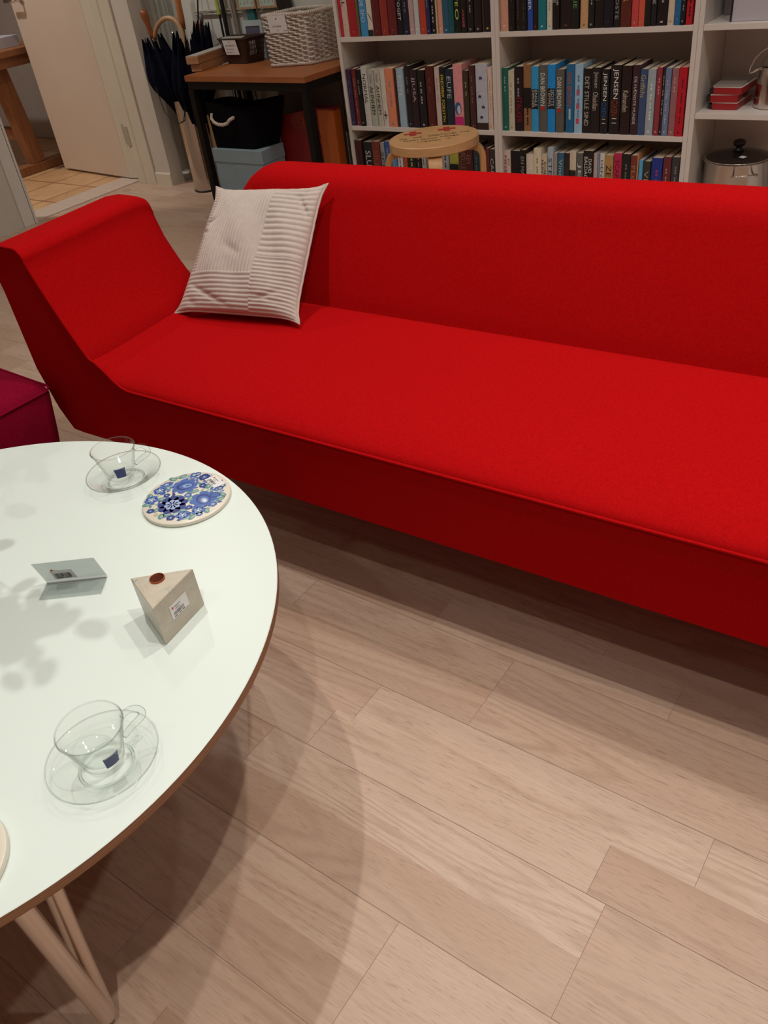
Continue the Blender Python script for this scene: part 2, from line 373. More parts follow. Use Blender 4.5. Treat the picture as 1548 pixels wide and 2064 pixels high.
# baseboards, door frame
struct('baseboard_corner', MB().prism([(3.412, 0), (3.402, 0), (3.402, .062), (3.407, .07), (3.412, .07)], -4.232, -4.10, axis='x'), M_frame)
struct('baseboard_back', MB().box((-4.10, 3.588, 0), (-2.66, 3.6, .07)), M_frame, bevel=.002)
struct('trim_2', MB().prism([(-4.405, 3.405), (-4.335, 3.398), (-4.325, 3.405), (-4.30, 3.401), (-4.238, 3.401), (-4.238, 3.72), (-4.38, 3.72), (-4.38, 3.46), (-4.405, 3.46)], .0, 2.12), M_frame, bevel=.0015)
struct('trim_3', MB().box((-4.408, 2.56, 0), (-4.396, 2.632, 2.12)).box((-4.60, 2.625, 0), (-4.396, 2.645, 2.12)), M_white, bevel=.002)
t = thing('door_1', None, None, (-4.452, 3.428, 0), math.atan2(3.512 - 3.425, -5.285 + 4.452)); tag(t, kind='structure')
# door local: +x runs from the hinge to the free edge, y- side faces away, viewer side is y+ after the turn
MB().box((.07, -.04, .012), (.84, 0, 2.08)).build('door_leaf', M_door, t, bevel=.002)
MB().prism([(.0, -.03), (.012, -.04), (.069, -.04), (.069, -.001), (.0, -.019)], .012, 2.08).build('door_edge', M_frame, t, bevel=.001)
hd = MB().tube([(.700, .0, .992), (.700, .035, .992), (.705, .048, .992), (.72, .052, .992), (.815, .05, .990)], .0095, 14)
ho = hd.build('door_handle', M_chrome, t, smooth=True); MB().lathe([(0, 0), (.025, 0), (.025, .006), (0, .006)], 24).build('handle_rose', M_chrome, ho, M=Matrix.Translation((.700, 0, .992)) @ Matrix.Rotation(-PI / 2, 4, 'X'))
hg = MB().box((.006, -.0185, .215), (.045, -.012, .325)).tube([(-.004, -.012, .215), (-.004, -.012, .325)], .006, 10)
hg.build('hinge', M_hinge, t, bevel=.001)
hp = tag(MB().box((-4.408, 3.398, .215), (-4.372, 3.4035, .325)).build('hinge_plate', M_hinge, bevel=.001), 'steel hinge plate screwed to the door frame of the side room', 'hinge')
# ---------------------------------------------------------------- sofa
def make_sofa():
    T = thing('sofa', 'long bright red wool sofa with flared armrest and chrome legs', 'sofa', (-.9034, 1.003, 0), math.radians(1.5))
    X0 = .9034; LEN = 2.05       # local x of the left arm foot is about -.74
    # seat cushion
    def ftop(x):                 # height of the front piping
        d = x + .722
        if d < .01: return .463
        return .402 + .061 * (1 - sstep(d / .115)) ** 1.5
    mirror = lambda x: (2 * .62 - x)
    XR = mirror(-.722)
    def edge(x): return ftop(x if x < .62 else mirror(x))
    def top(x, y):
        f = edge(x); s = math.sqrt(max(0, 1 - (1 - min(y / .16, 1)) ** 2)); z = f + (.44 - f) * s + .016 * s * (1 - sstep((min(x, mirror(x)) + .722 + .07 * min(y, .42)) / .05))
        return z - .028 * sstep((y - .47) / .07)
    nu, nv = 130, 28
    def XU(u, y): e = .07 * min(y, .42); return (-.722 - e) + (XR + .722 + 2 * e) * u
    mb = MB(); mb.grid(lambda u, v: (XU(u, (v ** 1.6) * .60), (v ** 1.6) * .60, top(XU(u, (v ** 1.6) * .60), (v ** 1.6) * .60)), nu, nv)
    mb.grid(lambda u, v: (-.722 + (XR + .722) * u, 0, .237 + (edge(-.722 + (XR + .722) * u) - .237) * v), nu, 8)
    mb.grid(lambda u, v: (XU(u, .60 * (v ** 1.6)), .60 * (v ** 1.6), .237), nu, nv)
    for q in (0, 1): mb.grid(lambda u, v: (XU(q, (u ** 1.6) * .60), (u ** 1.6) * .60, .237 + (top(XU(q, (u ** 1.6) * .60), (u ** 1.6) * .60) - .237) * v), nv, 8)
    mb.grid(lambda u, v: (XU(u, .60), .60, .237 + (top(XU(u, .60), .6) - .237) * v), nu, 8)
    mb.build('seat', M_red, T, smooth=True, angle=.6)
    # arm cross-section (x, z), local
    def armpoly():
        P = [(-.7221, .30), (-.7221, .44), (-.7235, .463), (-.742, .490), (-.775, .548), (-.806, .610), (-.826, .655), (-.838, .682)]
        P += arc(-.866, .680, .030, math.radians(15), math.radians(90), 6)
        P += [(-.885, .7105)] + arc(-.930, .665, .046, math.radians(92), math.radians(180), 6)
        P += [(-.966, .60), (-.960, .40), (-.930, .293), (-.898, .238), (-.86, .236), (-.7221, .237)]
        return P
    A = armpoly()
    def arm(name, fl):
        mb = MB(); Pn = len(A); ys = [(0, .0), (.004, .0), (.012, 0), (.10, 0), (.25, 0), (.36, 0), (.395, .006), (.413, .016), (.42, .032)]
        cx = sum(p[0] for p in A) / Pn; cz = sum(p[1] for p in A) / Pn; vs = []
        for y, inset in ys:
            for (x, z) in A:
                dx, dz = cx - x, cz - z; L = math.hypot(dx, dz); X_ = x + dx / L * inset; Z_ = z + dz / L * inset; X_ -= .07 * y
                if fl: X_ = 2 * .62 - X_
                vs.append((X_, y, Z_))
        fs = [tuple(range(Pn)), tuple(range((len(ys) - 1) * Pn, len(ys) * Pn))[::-1]]
        for i in range(len(ys) - 1):
            for k in range(Pn): fs.append((i * Pn + k, i * Pn + (k + 1) % Pn, (i + 1) * Pn + (k + 1) % Pn, (i + 1) * Pn + k))
        return mb.add(vs, fs).build(name, M_red, T, smooth=True, angle=.7)
    arm('armrest', False); arm('armrest', True)
    # backrest: profile (y, z) swept along x with rounded upper corners
    P = [(.50, .37), (.505, .42), (.523, .47), (.545, .52), (.572, .58), (.596, .63), (.610, .66)]
    P += [(.62, .683), (.633, .699), (.65, .709), (.675, .7145), (.71, .7135), (.738, .706), (.755, .692), (.765, .668)]
    P += [(.767, .63), (.762, .5), (.745, .38), (.71, .27), (.69, .237), (.52, .237)]
    P = [(y, z) for y, z in P]
    xl, xr, rc = -.775, mirror(-.775), .115
    def prof(x):
        d = min(x - xl, xr - x); dr = max(d, 0)
        zc = .7145 - rc; drop = rc - math.sqrt(max(rc * rc - (rc - min(dr, rc)) ** 2, 0)) if dr < rc else 0
        k = (.7145 - drop - .40) / (.7145 - .40)
        out = []
        e = .03; th = 1 if dr >= e else math.sqrt(max(0, 1 - ((e - dr) / e) ** 2)) * .25 + .75
        for (y, z) in P:
            zz = .40 + (z - .40) * k if z > .40 else z
            yc = .60 + (zz - .40) * .22; out.append((yc + (y - yc) * th, zz))
        return out
    xs = [xl + rc * (1 - math.cos(PI / 2 * i / 14)) for i in range(15)] + list(np.linspace(xl + rc, xr - rc, 30))[1:-1] + [xr - rc * (1 - math.cos(PI / 2 * (14 - i) / 14)) for i in range(15)]
    vs = []; Pn = len(P)
    for x in xs: vs += [(x, y, z) for y, z in prof(x)]
    fs = [tuple(range(Pn)), tuple(range((len(xs) - 1) * Pn, len(xs) * Pn))[::-1]]
    for i in range(len(xs) - 1):
        for k in range(Pn): fs.append((i * Pn + k, i * Pn + (k + 1) % Pn, (i + 1) * Pn + (k + 1) % Pn, (i + 1) * Pn + k))
    MB().add(vs, fs).build('backrest', M_red, T, smooth=True, angle=.9)
    # piping along the front edge
    pts = [(p[0], -.001, p[1] + .001) for p in A[:23]][::-1]
    pts = [(x, -.0015, z + .0005) for (x, y, z) in pts if z > .455] + [(x, -.0015, ftop(x) + .0008) for x in np.linspace(-.71, .62, 60)]
    full = pts + [(mirror(x), y, z) for (x, y, z) in pts[::-1]][1:]
    MB().tube(full, .0032, 8).build('piping', M_red, T, smooth=True)
    for (lx, ly) in ((-.80, .10), (-.80, .50), (.62, .50), (2.04, .10), (2.04, .50)):
        MB().tube([(lx, ly, .236), (lx - .01, ly, .12), (lx - .02, ly, .004)], .0105, 12).lathe([(0, 0), (.014, 0), (.014, .008), (0, .008)], 16, (lx - .02, ly, 0)).build('leg', M_chrome, T, smooth=True, angle=.7)
make_sofa()
# burgundy pouf
def make_pouf():
    T = thing('pouf', 'burgundy wool pouf at the left edge beside the sofa armrest', 'pouf', (-2.10, .70, 0), math.radians(-2))
    mb = MB(); w, d = .315, .262
    def ring(ins, z, r, n=6):
        pts = []
        for (cx, cy, a) in ((w - r - ins, d - r - ins, 0), (-w + r + ins, d - r - ins, PI / 2), (-w + r + ins, -d + r + ins, PI), (w - r - ins, -d + r + ins, 1.5 * PI)):
            pts += [(x, y, z) for x, y in arc(cx, cy, r, a, a + PI / 2, n)]
        return pts
    rings = [ring(.045, .12, .03), ring(.03, .13, .03), ring(.012, .25, .03), ring(0, .363, .03), ring(.004, .378, .03), ring(.018, .392, .03), ring(.05, .401, .03), ring(.12, .405, .03)]
    n = len(rings[0]); vs = [p for r in rings for p in r]; fs = [tuple(range(n))[::-1], tuple(range((len(rings) - 1) * n, len(rings) * n))]
    for i in range(len(rings) - 1): fs += [(i * n + k, i * n + (k + 1) % n, (i + 1) * n + (k + 1) % n, (i + 1) * n + k) for k in range(n)]
    mb.add(vs, fs).build('cushion', M_magenta, T, smooth=True, angle=.9)
    MB().tube([(x * 1.0, y, .376) for x, y, z in ring(-.001, 0, .03)], .003, 6, closed=True).build('piping', M_magenta, T, smooth=True)
    for sx in (-1, 1):
        for sy in (-1, 1): MB().tube([(sx * .24, sy * .19, .121), (sx * .25, sy * .20, .001)], .011, 12).build('leg', M_chrome, T, smooth=True, angle=.7)
make_pouf()
# ---------------------------------------------------------------- throw cushion on the sofa
def make_cushion():
    BL, BR, TR, TL = [Vector(p) for p in ((-1.652, 1.272, .452), (-1.292, 1.342, .452), (-1.352, 1.590, .700), (-1.655, 1.512, .697))]
    BL2 = BL; ctr = (BL + BR + TR + TL) / 4; nrm = (BR - BL).cross(TL - BL).normalized()
    T = thing('throw_cushion', 'pale grey-beige corduroy patchwork cushion leaning in the sofa corner', 'cushion', ctr)
    N = 220
    def base(u, v):
        # u across, v up; edges curve inwards between pointed corners
        cu = .045 * (1 - abs(1 - 2 * v) ** 7) * (1 - 2 * u); cv = .040 * (1 - abs(1 - 2 * u) ** 7) * (1 - 2 * v)
        U = u + cu * abs(1 - 2 * u) ** 1.5; V = v + cv * abs(1 - 2 * v) ** 1.5
        return (BL * (1 - U) + BR * U) * (1 - V) + (TL * (1 - U) + TR * U) * V - ctr
    rnd = random.Random(3)
    def ribs(u, v):
        if u < .62 and v > .30:
            if u < .09: return .0009 * math.sin(v * 260)
            return .0011 * math.sin(u * 215)
        if u >= .62:
            return .0032 * abs(math.sin(v * 76)) - .0016 if v > .42 else .0013 * math.sin(v * 215)
        return .0028 * abs(math.sin(v * 92)) - .0014
    def fold(u, v):
        z = 0
        for (x0, y0, x1, y1, d, w) in ((.05, .22, .42, .05, .006, .012), (.12, .20, .5, .02, .004, .012), (.62, .08, .88, .20, .006, .012), (.30, .52, .50, .42, .005, .02), (.02, .66, .16, .72, .007, .014), (.83, .90, .97, .72, .008, .014), (.02, .62, .12, .60, .005, .01), (.78, .86, .92, .95, .004, .02), (.60, .14, .92, .09, .005, .014), (.06, .10, .2, .02, .006, .02)):
            dx, dy = x1 - x0, y1 - y0; L2 = dx * dx + dy * dy; t = max(0, min(1, ((u - x0) * dx + (v - y0) * dy) / L2))
            q = math.hypot(u - x0 - t * dx, v - y0 - t * dy); w *= 1.5; z -= d * .75 * math.exp(-(q / w) ** 2) * math.sin(PI * max(.05, min(.95, t)))
        return z
    def f(side):
        def g(u, v):
            h = (max(0, 16 * u * (1 - u) * v * (1 - v))) ** .42
            lump = .004 * math.sin(9 * u + 2) * math.sin(7 * v + 1) + .003 * math.sin(17 * u + 11 * v)
            z = .046 * h + lump * h
            if side > 0: z += (ribs(u, v) + fold(u, v)) * min(1, h * 2.5)
            return base(u, v) + nrm * z * side
        return g
    MB().grid(f(1), N, N).build('front_cover', M_cord, T, smooth=True)
    MB().grid(f(-1), 30, 30).build('back_cover', M_cord, T, smooth=True)
    ed = [base(t, 0) for t in np.linspace(0, 1, 40)] + [base(1, t) for t in np.linspace(0, 1, 40)[1:]] + [base(t, 1) for t in np.linspace(1, 0, 40)[1:]] + [base(0, t) for t in np.linspace(1, 0, 40)[1:-1]]
    MB().tube([p + nrm * .0006 * math.sin(i * 1.7) for i, p in enumerate(ed)], .0032, 8, closed=True).build('piping', M_cord, T, smooth=True)
M_cord = mat('corduroy', (.53, .45, .40), .9, spec=.1, var=.05, vscale=60, bump=.25, bscale=700, sheen=.15)
make_cushion()
# ---------------------------------------------------------------- round table
TX, TY, TZ, TR_ = -1.149, .2765, .44, .5335
def make_table():
    T = thing('coffee_table', 'large round white-topped coffee table with plywood edge and bent steel legs', 'table', (TX, TY, 0))
    MB().lathe([(0, TZ), (TR_ - .0012, TZ), (TR_, TZ - .0008), (TR_, TZ - .0012), (0, TZ - .0012)], 160).build('table_top', M_lam, T, smooth=True, angle=.5)
    MB().lathe([(0, TZ - .0013), (TR_ - .0002, TZ - .0013), (TR_ - .0002, TZ - .016), (TR_ - .022, TZ - .024), (0, TZ - .024)], 160).build('plywood_edge', M_ply, T, smooth=True, angle=.3)
    for k in range(4):
        R = Matrix.Rotation(k * PI / 2, 3, 'Z')
        A = Vector((.455, -.176, .414)); F = Vector((.417, -.1625, .0135)); B = Vector((.370, -.105, .414))
        pts = [A.lerp(F, t) for t in (0, .3, .6, .9)]; a = A.lerp(F, .95); b = B.lerp(F, .95)
        pts += [a * (1 - t) ** 2 + (F + Vector((0, 0, -.0005))) * 2 * t * (1 - t) + b * t ** 2 for t in (0, .2, .4, .5, .6, .8, 1)] + [B.lerp(F, t) for t in (.9, .6, .3, 0)]
        MB().tube([R @ p for p in pts], .0128, 14).build('leg', M_tubes, T, smooth=True, angle=.8)
    MB().lathe([(.30, .402), (.34, .402), (.34, .415), (.30, .415)], 60, closed=True).build('underframe_ring', M_blackm, T)
make_table()
def P(n, u, v, z=TZ): return Vector(v)
# glass cups and saucers
def make_saucer(loc, rz, label):
    t = thing('saucer', label, 'saucer', loc, rz, 'clear glass saucers')
    pr = [(0, .0035), (.026, .0035), (.030, .0045), (.033, .0025), (.036, .002), (.040, .005), (.052, .0115), (.0655, .0185), (.0672, .0195), (.0668, .0215), (.064, .0210), (.050, .0145), (.041, .0088), (.0375, .0062), (.034, .0072), (.030, .0078), (.026, .0066), (0, .0064)]
    MB().lathe(pr, 72).build('dish', M_glass, t, smooth=True)
    MB().lathe([(.0310, .0004), (.0335, .0004), (.0342, .0018), (.0335, .0030), (.0310, .0030), (.0303, .0018)], 60, closed=True).build('foot_ring', M_glass_thick, t, smooth=True, angle=.6)
    MB().tube([(.0672 * math.cos(a), .0672 * math.sin(a), .0203) for a in [2 * PI * i / 80 for i in range(80)]], .0010, 8, closed=True).build('rim', M_glass_thick, t, smooth=True)
    return t
def make_cup(loc, rz, label, lab_a):
    t = thing('glass_cup', label, 'cup', loc, rz, 'clear glass coffee cups')
    outer = [(0, 0), (.021, 0), (.0235, .001), (.0255, .004), (.0265, .010), (.0300, .024), (.0345, .040), (.0385, .0545), (.0400, .0580)]
    inner = [(.0393, .0588), (.0384, .0580), (.0368, .0545), (.0327, .040), (.0282, .025), (.0245, .012), (.0215, .008), (.015, .0068), (0, .0064)]
    MB().lathe(outer + inner, 72).build('bowl', M_glass, t, smooth=True)
    # handle: an open ear with a thumb loop, running along local +x
    pts = [(.0375, 0, .050), (.044, 0, .0545), (.051, 0, .0545), (.0575, 0, .050), (.0600, 0, .043), (.0575, 0, .0365), (.051, 0, .032), (.044, 0, .0285), (.0365, 0, .0235), (.0312, 0, .019)]
    sm = []
    for i in range(len(pts) - 1):
        p0, p1, p2, p3 = [Vector(pts[max(0, min(len(pts) - 1, i + d))]) for d in (-1, 0, 1, 2)]
        for s in (0, .25, .5, .75):
            sm.append(.5 * ((2 * p1) + (p2 - p0) * s + (2 * p0 - 5 * p1 + 4 * p2 - p3) * s * s + (3 * p1 - p0 - 3 * p2 + p3) * s ** 3))
    sm.append(Vector(pts[-1])); MB().tube(sm, [.0034 + .0012 * math.sin(PI * i / len(sm)) for i in range(len(sm))], 12).build('handle', M_glass_thick, t, smooth=True)
    MB().tube([(.0396 * math.cos(a), .0396 * math.sin(a), .0585) for a in [2 * PI * i / 64 for i in range(64)]], .0010, 8, closed=True).build('rim', M_glass_thick, t, smooth=True)
    # navy price label on the wall of the cup
    def lb(z0, z1, a0, a1, off):
        def g(u, v):
            z = z0 + (z1 - z0) * v; r = np.interp(z, [p[1] for p in outer[3:]], [p[0] for p in outer[3:]]) + off; a = lab_a + a0 + (a1 - a0) * u
            return (r * math.cos(a), r * math.sin(a), z)
        return g
    MB().grid(lb(.0105, .033, -.31, .31, .0004), 10, 6).build('logo_label', M_navy, t, smooth=True)
    MB().grid(lb(.0318, .0332, -.27, .27, .0007), 10, 1).grid(lb(.0285, .030, .17, .23, .0007), 2, 1).build('label_print', cmat((.55, .6, .75)), t)
    return t
def label_text_on_cyl(mb, body, prof, z0, z1, a0, a1, off):
    vs, fs, _ = text_shape(body); out = []
    for u, v in vs:
        z = z0 + (z1 - z0) * v; r = np.interp(z, [p[1] for p in prof], [p[0] for p in prof]) + off; a = a0 + (a1 - a0) * u
        out.append((r * math.cos(a), r * math.sin(a), z))
    mb.add(out, fs)
make_saucer((-.7060, .2620, TZ), 0, 'clear glass saucer near the front table edge, under the nearer cup')
make_saucer((-1.1800, .7010, TZ), .4, 'clear glass saucer beside the blue flower trivet, under the farther cup')
c1 = make_cup((-.7090, .2640, TZ + .0085), math.radians(66), 'clear glass cup with navy label nearest the viewer on the table', math.radians(-8 - 66))
c2 = make_cup((-1.1890, .7010, TZ + .0085), math.radians(42), 'clear glass cup with navy label farther away, beside the flower trivet', math.radians(-33 - 42))
for c, a in ((c1, -8 - 66), (c2, -33 - 42)):
    mb = MB(); label_text_on_cyl(mb, 'LAVAZZA', [(.0265, .010), (.0300, .024), (.0345, .040)], .0318, .0334, math.radians(a) - .27, math.radians(a) + .27, .0009)
    mb.build('label_text', cmat((.75, .78, .85)), c)
# floral trivet
def flower(mb, x, y, r, n, mi, rot=0, z=0, inner=.42, squash=1):
    for k in range(n):
        a = rot + 2 * PI * k / n; cx, cy = x + math.cos(a) * r * .6, y + math.sin(a) * r * .6; pts = []
        for i in range(10):
            b = 2 * PI * i / 10; px, py = math.cos(b) * r * .42, math.sin(b) * r * inner * (.9 if n > 6 else 1.2)
            pts.append((cx + px * math.cos(a) - py * math.sin(a), cy + px * math.sin(a) + py * math.cos(a), z))
        mb.add(pts, [tuple(range(10))], mi)
def blob(mb, x, y, rx, ry, a, mi, z, n=16, w=0):
    mb.add([(x + rx * (1 + w * math.sin(5 * t)) * math.cos(t) * math.cos(a) - ry * math.sin(t) * math.sin(a), y + rx * (1 + w * math.sin(5 * t)) * math.cos(t) * math.sin(a) + ry * math.sin(t) * math.cos(a), z) for t in [2 * PI * i / n for i in range(n)]], [tuple(range(n))], mi)
def make_trivet():
    t = thing('trivet', 'round cream ceramic trivet painted with blue flowers near the table edge', 'trivet', (-1.024, .7064, TZ))
    MB().lathe([(0, 0), (.074, 0), (.0765, .0015), (.0773, .004), (.0768, .0072), (.0745, .0088), (0, .0088)], 90).build('ceramic_disc', M_cream, t, smooth=True, angle=.7)
    dk, md, lt, gr, g2, wh, hole = [mat(n, c, .25, coat=.3) for n, c in (('cobalt_glaze', (.012, .03, .22)), ('blue_glaze', (.05, .13, .42)), ('light_blue_glaze', (.30, .42, .68)), ('green_glaze', (.10, .26, .24)), ('pale_green_glaze', (.32, .45, .38)), ('white_glaze', (.78, .78, .74)), ('hole_shade', (.50, .44, .30)))]
    mb = MB(); Z = .0089; rnd = random.Random(5)
    def in_(x, y): return math.hypot(x, y) < .069
    for i in range(230):   # loose small leaves and dabs filling the painted field
        a, r = rnd.uniform(0, 2 * PI), .068 * math.sqrt(rnd.random()); x, y = r * math.cos(a), r * math.sin(a)
        if math.hypot(x + .0091, y + .0633) < .012: continue
        blob(mb, x, y, .0046, .0026, rnd.uniform(0, 3), rnd.choice((1, 1, 2, 3, 4, 4, 0)), Z + .00005 * i / 230)
    for i, (x, y) in enumerate(((-.0631, .0270), (-.0529, .0420), (-.0605, -.0300), (-.0464, -.0500), (.0024, -.0625), (.0082, -.0537), (.053, -.0385), (.0545, .0336), (.0609, .0217), (-.0516, .0031), (-.0358, -.0254), (.0126, .0405), (.0015, .018), (.0099, -.0011), (.0239, -.033), (-.0188, -.053), (.0626, -.0139))):
        blob(mb, x, y, .0085, .0052, (i * 1.3) % 3, 3, Z + .00006); blob(mb, x + .001, y + .001, .005, .0022, (i * 1.3) % 3, 4, Z + .00009)
    for i, (x, y, r) in enumerate(((-.0604, .0097, .008), (-.0354, -.0136, .006), (-.0005, .0044, .007), (.0025, .0378, .007), (-.0365, .0554, .008), (-.0142, .0586, .0105), (.036, .0538, .006), (.0377, .046, .006), (.0602, .005, .0075), (.0281, -.0214, .0065), (.0496, -.0199, .0125), (.0342, -.0419, .0125), (.0211, -.0573, .008), (-.0265, -.0600, .007), (-.0580, -.009, .012), (-.0501, -.0362, .0125), (-.0325, .0609, .006), (.059, -.0267, .006), (-.0250, .0470, .006))):
        m = 0 if i in (1, 3, 5, 9, 12, 13) else 1
        flower(mb, x, y, r, 5, m, i * .7, Z + .00012); flower(mb, x, y, r * .55, 5, 2 if m else 1, i * .7 + .3, Z + .00015); blob(mb, x, y, r * .17, r * .17, 0, 5, Z + .00018)
    # dark eight-petalled flower
    x, y = -.0045, -.0287; flower(mb, x, y, .0265, 9, 0, .2, Z + .00020, .40); flower(mb, x, y, .0150, 8, 2, .1, Z + .00024, .34); blob(mb, x, y, .0035, .0035, 0, 0, Z + .00027); blob(mb, x, y, .0013, .0013, 0, 5, Z + .0003)
    # two roses
    for (x, y, r, a) in ((-.0265, .0217, .0215, .7), (.0335, .0084, .0225, -.4)):
        for k in range(7): b = a + 2 * PI * k / 7; blob(mb, x + math.cos(b) * r * .55, y + math.sin(b) * r * .55, r * .52, r * .42, b, 1, Z + .00020 + k * .000003)
        blob(mb, x, y, r * .72, r * .55, a, 0, Z + .00024); blob(mb, x + r * .1 * math.cos(a), y + r * .1 * math.sin(a), r * .58, r * .42, a, 1, Z + .00026); blob(mb, x + r * .2 * math.cos(a), y + r * .2 * math.sin(a), r * .38, r * .26, a, 2, Z + .00028)
        blob(mb, x + r * .26 * math.cos(a), y + r * .26 * math.sin(a), r * .22, r * .13, a, 1 if a > 0 else 5, Z + .0003)
    blob(mb, .0441, .027, .0095, .008, .5, 0, Z + .00024); blob(mb, .0441, .027, .0078, .006, .5, 1, Z + .00026); blob(mb, -.0091, -.0633, .0045, .0040, 0, 6, Z + .0003)
    mb.build('painted_flowers', [dk, md, lt, gr, g2, wh, hole], t, weld=False)
    sticker(t, (-.0075, .0526, Z + .0006), (.0352, -.0113, 0), (.0091, .0187, 0), ((.0352, -.0113, 0)))
def barcode(mb, org, ex, ey, n=26, seed=1, mi=0):
    rnd = random.Random(seed); x = 0.0; ex = Vector(ex); ey = Vector(ey); org = Vector(org)
    while x < .97:
        w = rnd.choice((.012, .02, .035)); quad(mb, org + ex * x, ex * min(w, 1 - x), ey, mi); x += w + rnd.choice((.015, .025, .04))
def sticker(parent, org, ex, ey, _=None, rot=False):
    # small white price label: red cross, a line of print and a barcode
    org, ex, ey = Vector(org), Vector(ex), Vector(ey); nn = ex.cross(ey).normalized()
    lb = MB(); lb.add([org - nn * .0004, org + ex - nn * .0004, org + ex + ey - nn * .0004, org + ey - nn * .0004, org, org + ex, org + ex + ey, org + ey], [(4, 5, 6, 7), (0, 1, 5, 4), (1, 2, 6, 5), (2, 3, 7, 6), (3, 0, 4, 7), (3, 2, 1, 0)])
    L = lb.build('price_label', M_paper, parent, weld=False)
    pr = MB(); o = org + nn * .0002
    barcode(pr, o + ex * .12 + ey * .18, ex * .62, ey * .26, seed=4)
    for k, (a, b) in enumerate(((.12, .30), (.38, .52), (.58, .74))): quad(pr, o + ex * a + ey * .07, ex * (b - a), ey * .05)
    text(pr, 'Røde Kors', o + ex * .26 + ey * .68, ex * .34, ey * .14)
    quad(pr, o + ex * .26 + ey * .55, ex * .26, ey * .035)
    pr.build('label_print', M_ink, L, weld=False)
    cr = MB(); quad(cr, o + ex * .13 + ey * .64, ex * .035, ey * .24); quad(cr, o + ex * .095 + ey * .72, ex * .105, ey * .08)
    cr.build('red_cross', M_redink, L, weld=False)
make_trivet()
t = tag(MB().lathe([(0, 0), (.072, 0), (.0752, .002), (.076, .0055), (.0745, .010), (.0725, .0105), (.069, .0095), (0, .0092)], 90).build('trivet', M_cream, None, smooth=True, angle=.7, loc=(-.7585, .0686, TZ)), 'plain cream round dish at the lower left edge of the table', 'trivet')
# marble candle holder (upright triangular block)
def make_candle_holder():
    t = thing('candle_holder', 'triangular beige marble candle holder with copper cup and price label', 'candle holder', (-.8227, .4794, TZ))
    tri = [(-.8718, .4696), (-.7925, .4402), (-.8037, .5284)]; tri = [(x + .8227, y - .4794) for x, y in tri]
    b = MB().prism(tri, 0, .070).build('marble_block', M_marble, t, bevel=.0016, seg=3)
    hx, hy = -.8337 + .8227, .4872 - .4794
    MB().lathe([(.0001, .0705), (.0085, .0707), (.0098, .0724), (.0108, .0724), (.0112, .0706), (.0112, .0702), (0, .0702)], 40, (hx, hy, 0)).build('copper_cup', M_copper, t, smooth=True, angle=.8)
    MB().lathe([(0, .0709), (.0086, .0712)], 30, (hx, hy, 0)).build('cup_hollow', mat('copper_hollow', (.10, .022, .012), .35, 1), t, smooth=True)  # darker copper disc paints the shade inside the candle cup
    # label on the face towards the viewer's right
    e = Vector((tri[2][0] - tri[1][0], tri[2][1] - tri[1][1], 0)); e.normalize(); up = Vector((0, 0, 1)); nn = e.cross(up)
    o = Vector((tri[1][0], tri[1][1], 0)) + e * .026 + up * .0255 + nn * .0007
    sticker(t, o, e * .036, up * .0235)
make_candle_holder()
# folded acrylic price holder
def make_price_stand():
    t = thing('price_stand', 'folded clear acrylic price stand lying on the table beside the candle holder', 'price stand', (-1.03, .465, TZ))
    f = Vector((.8040, .5946, 0)); n = Vector((-.5946, .8040, 0)); o0 = Vector((-1.0689 + 1.03, .4412 - .465, .0008)); L = .0973; th = .0014
    def slab(o, a, b, c):
        mb = MB(); v = [o, o + a, o + a + b, o + b]; mb.add(v + [p + c for p in v], [(0, 3, 2, 1), (4, 5, 6, 7), (0, 1, 5, 4), (1, 2, 6, 5), (2, 3, 7, 6), (3, 0, 4, 7)]); return mb
    slab(o0, f * L, -n * .040, Vector((0, 0, th))).build('base_plate', M_acryl, t, bevel=.0003)
    upv = Vector((0, 0, .0515)) - n * .0185; w = upv.cross(f).normalized()
    slab(o0 + Vector((0, 0, th + .0003)), f * L, upv, w * th).build('upright_plate', M_acryl, t, bevel=.0003)
    slab(o0 + Vector((0, 0, th + .0003)) + w * .0030 - n * .001, f * L * .985, upv * .97, w * -th * .6).build('back_sheet', M_acryl, t, bevel=.0002)
    slab(o0 + Vector((0, 0, th)) + f * .001, f * (L - .002), -n * .0024, Vector((0, 0, .0012))).build('fold_edge', mat('acrylic_fold', (.75, .78, .78), .15), t)
    fwd = -w if w.dot(n) > 0 else w
    o = o0 + Vector((0, 0, th)) + f * .018 + upv * .14 + fwd * .0009
    pr = MB(); barcode(pr, o + f * .004 + upv * .10, f * .026, upv * .20, seed=9); quad(pr, o + f * .004 + upv * .04, f * .010, upv * .035); quad(pr, o + f * .017 + upv * .04, f * .010, upv * .035); text(pr, 'Røde Kors', o + f * .005 + upv * .46, f * .010, upv * .05)
    L_ = MB(); L_.add([o - fwd * .0003, o + f * .035 - fwd * .0003, o + f * .035 + upv * .46 - fwd * .0003, o + upv * .46 - fwd * .0003], [(0, 1, 2, 3)]); lo = L_.build('price_label', cmat((.62, .60, .60), .6, 'faint_label'), t)
    pr.build('label_print', M_ink, lo, weld=False)
    cr = MB(); quad(cr, o + f * .0035 + upv * .44, f * .0035, upv * .10); cr.build('red_cross', M_redink, lo)
make_price_stand()
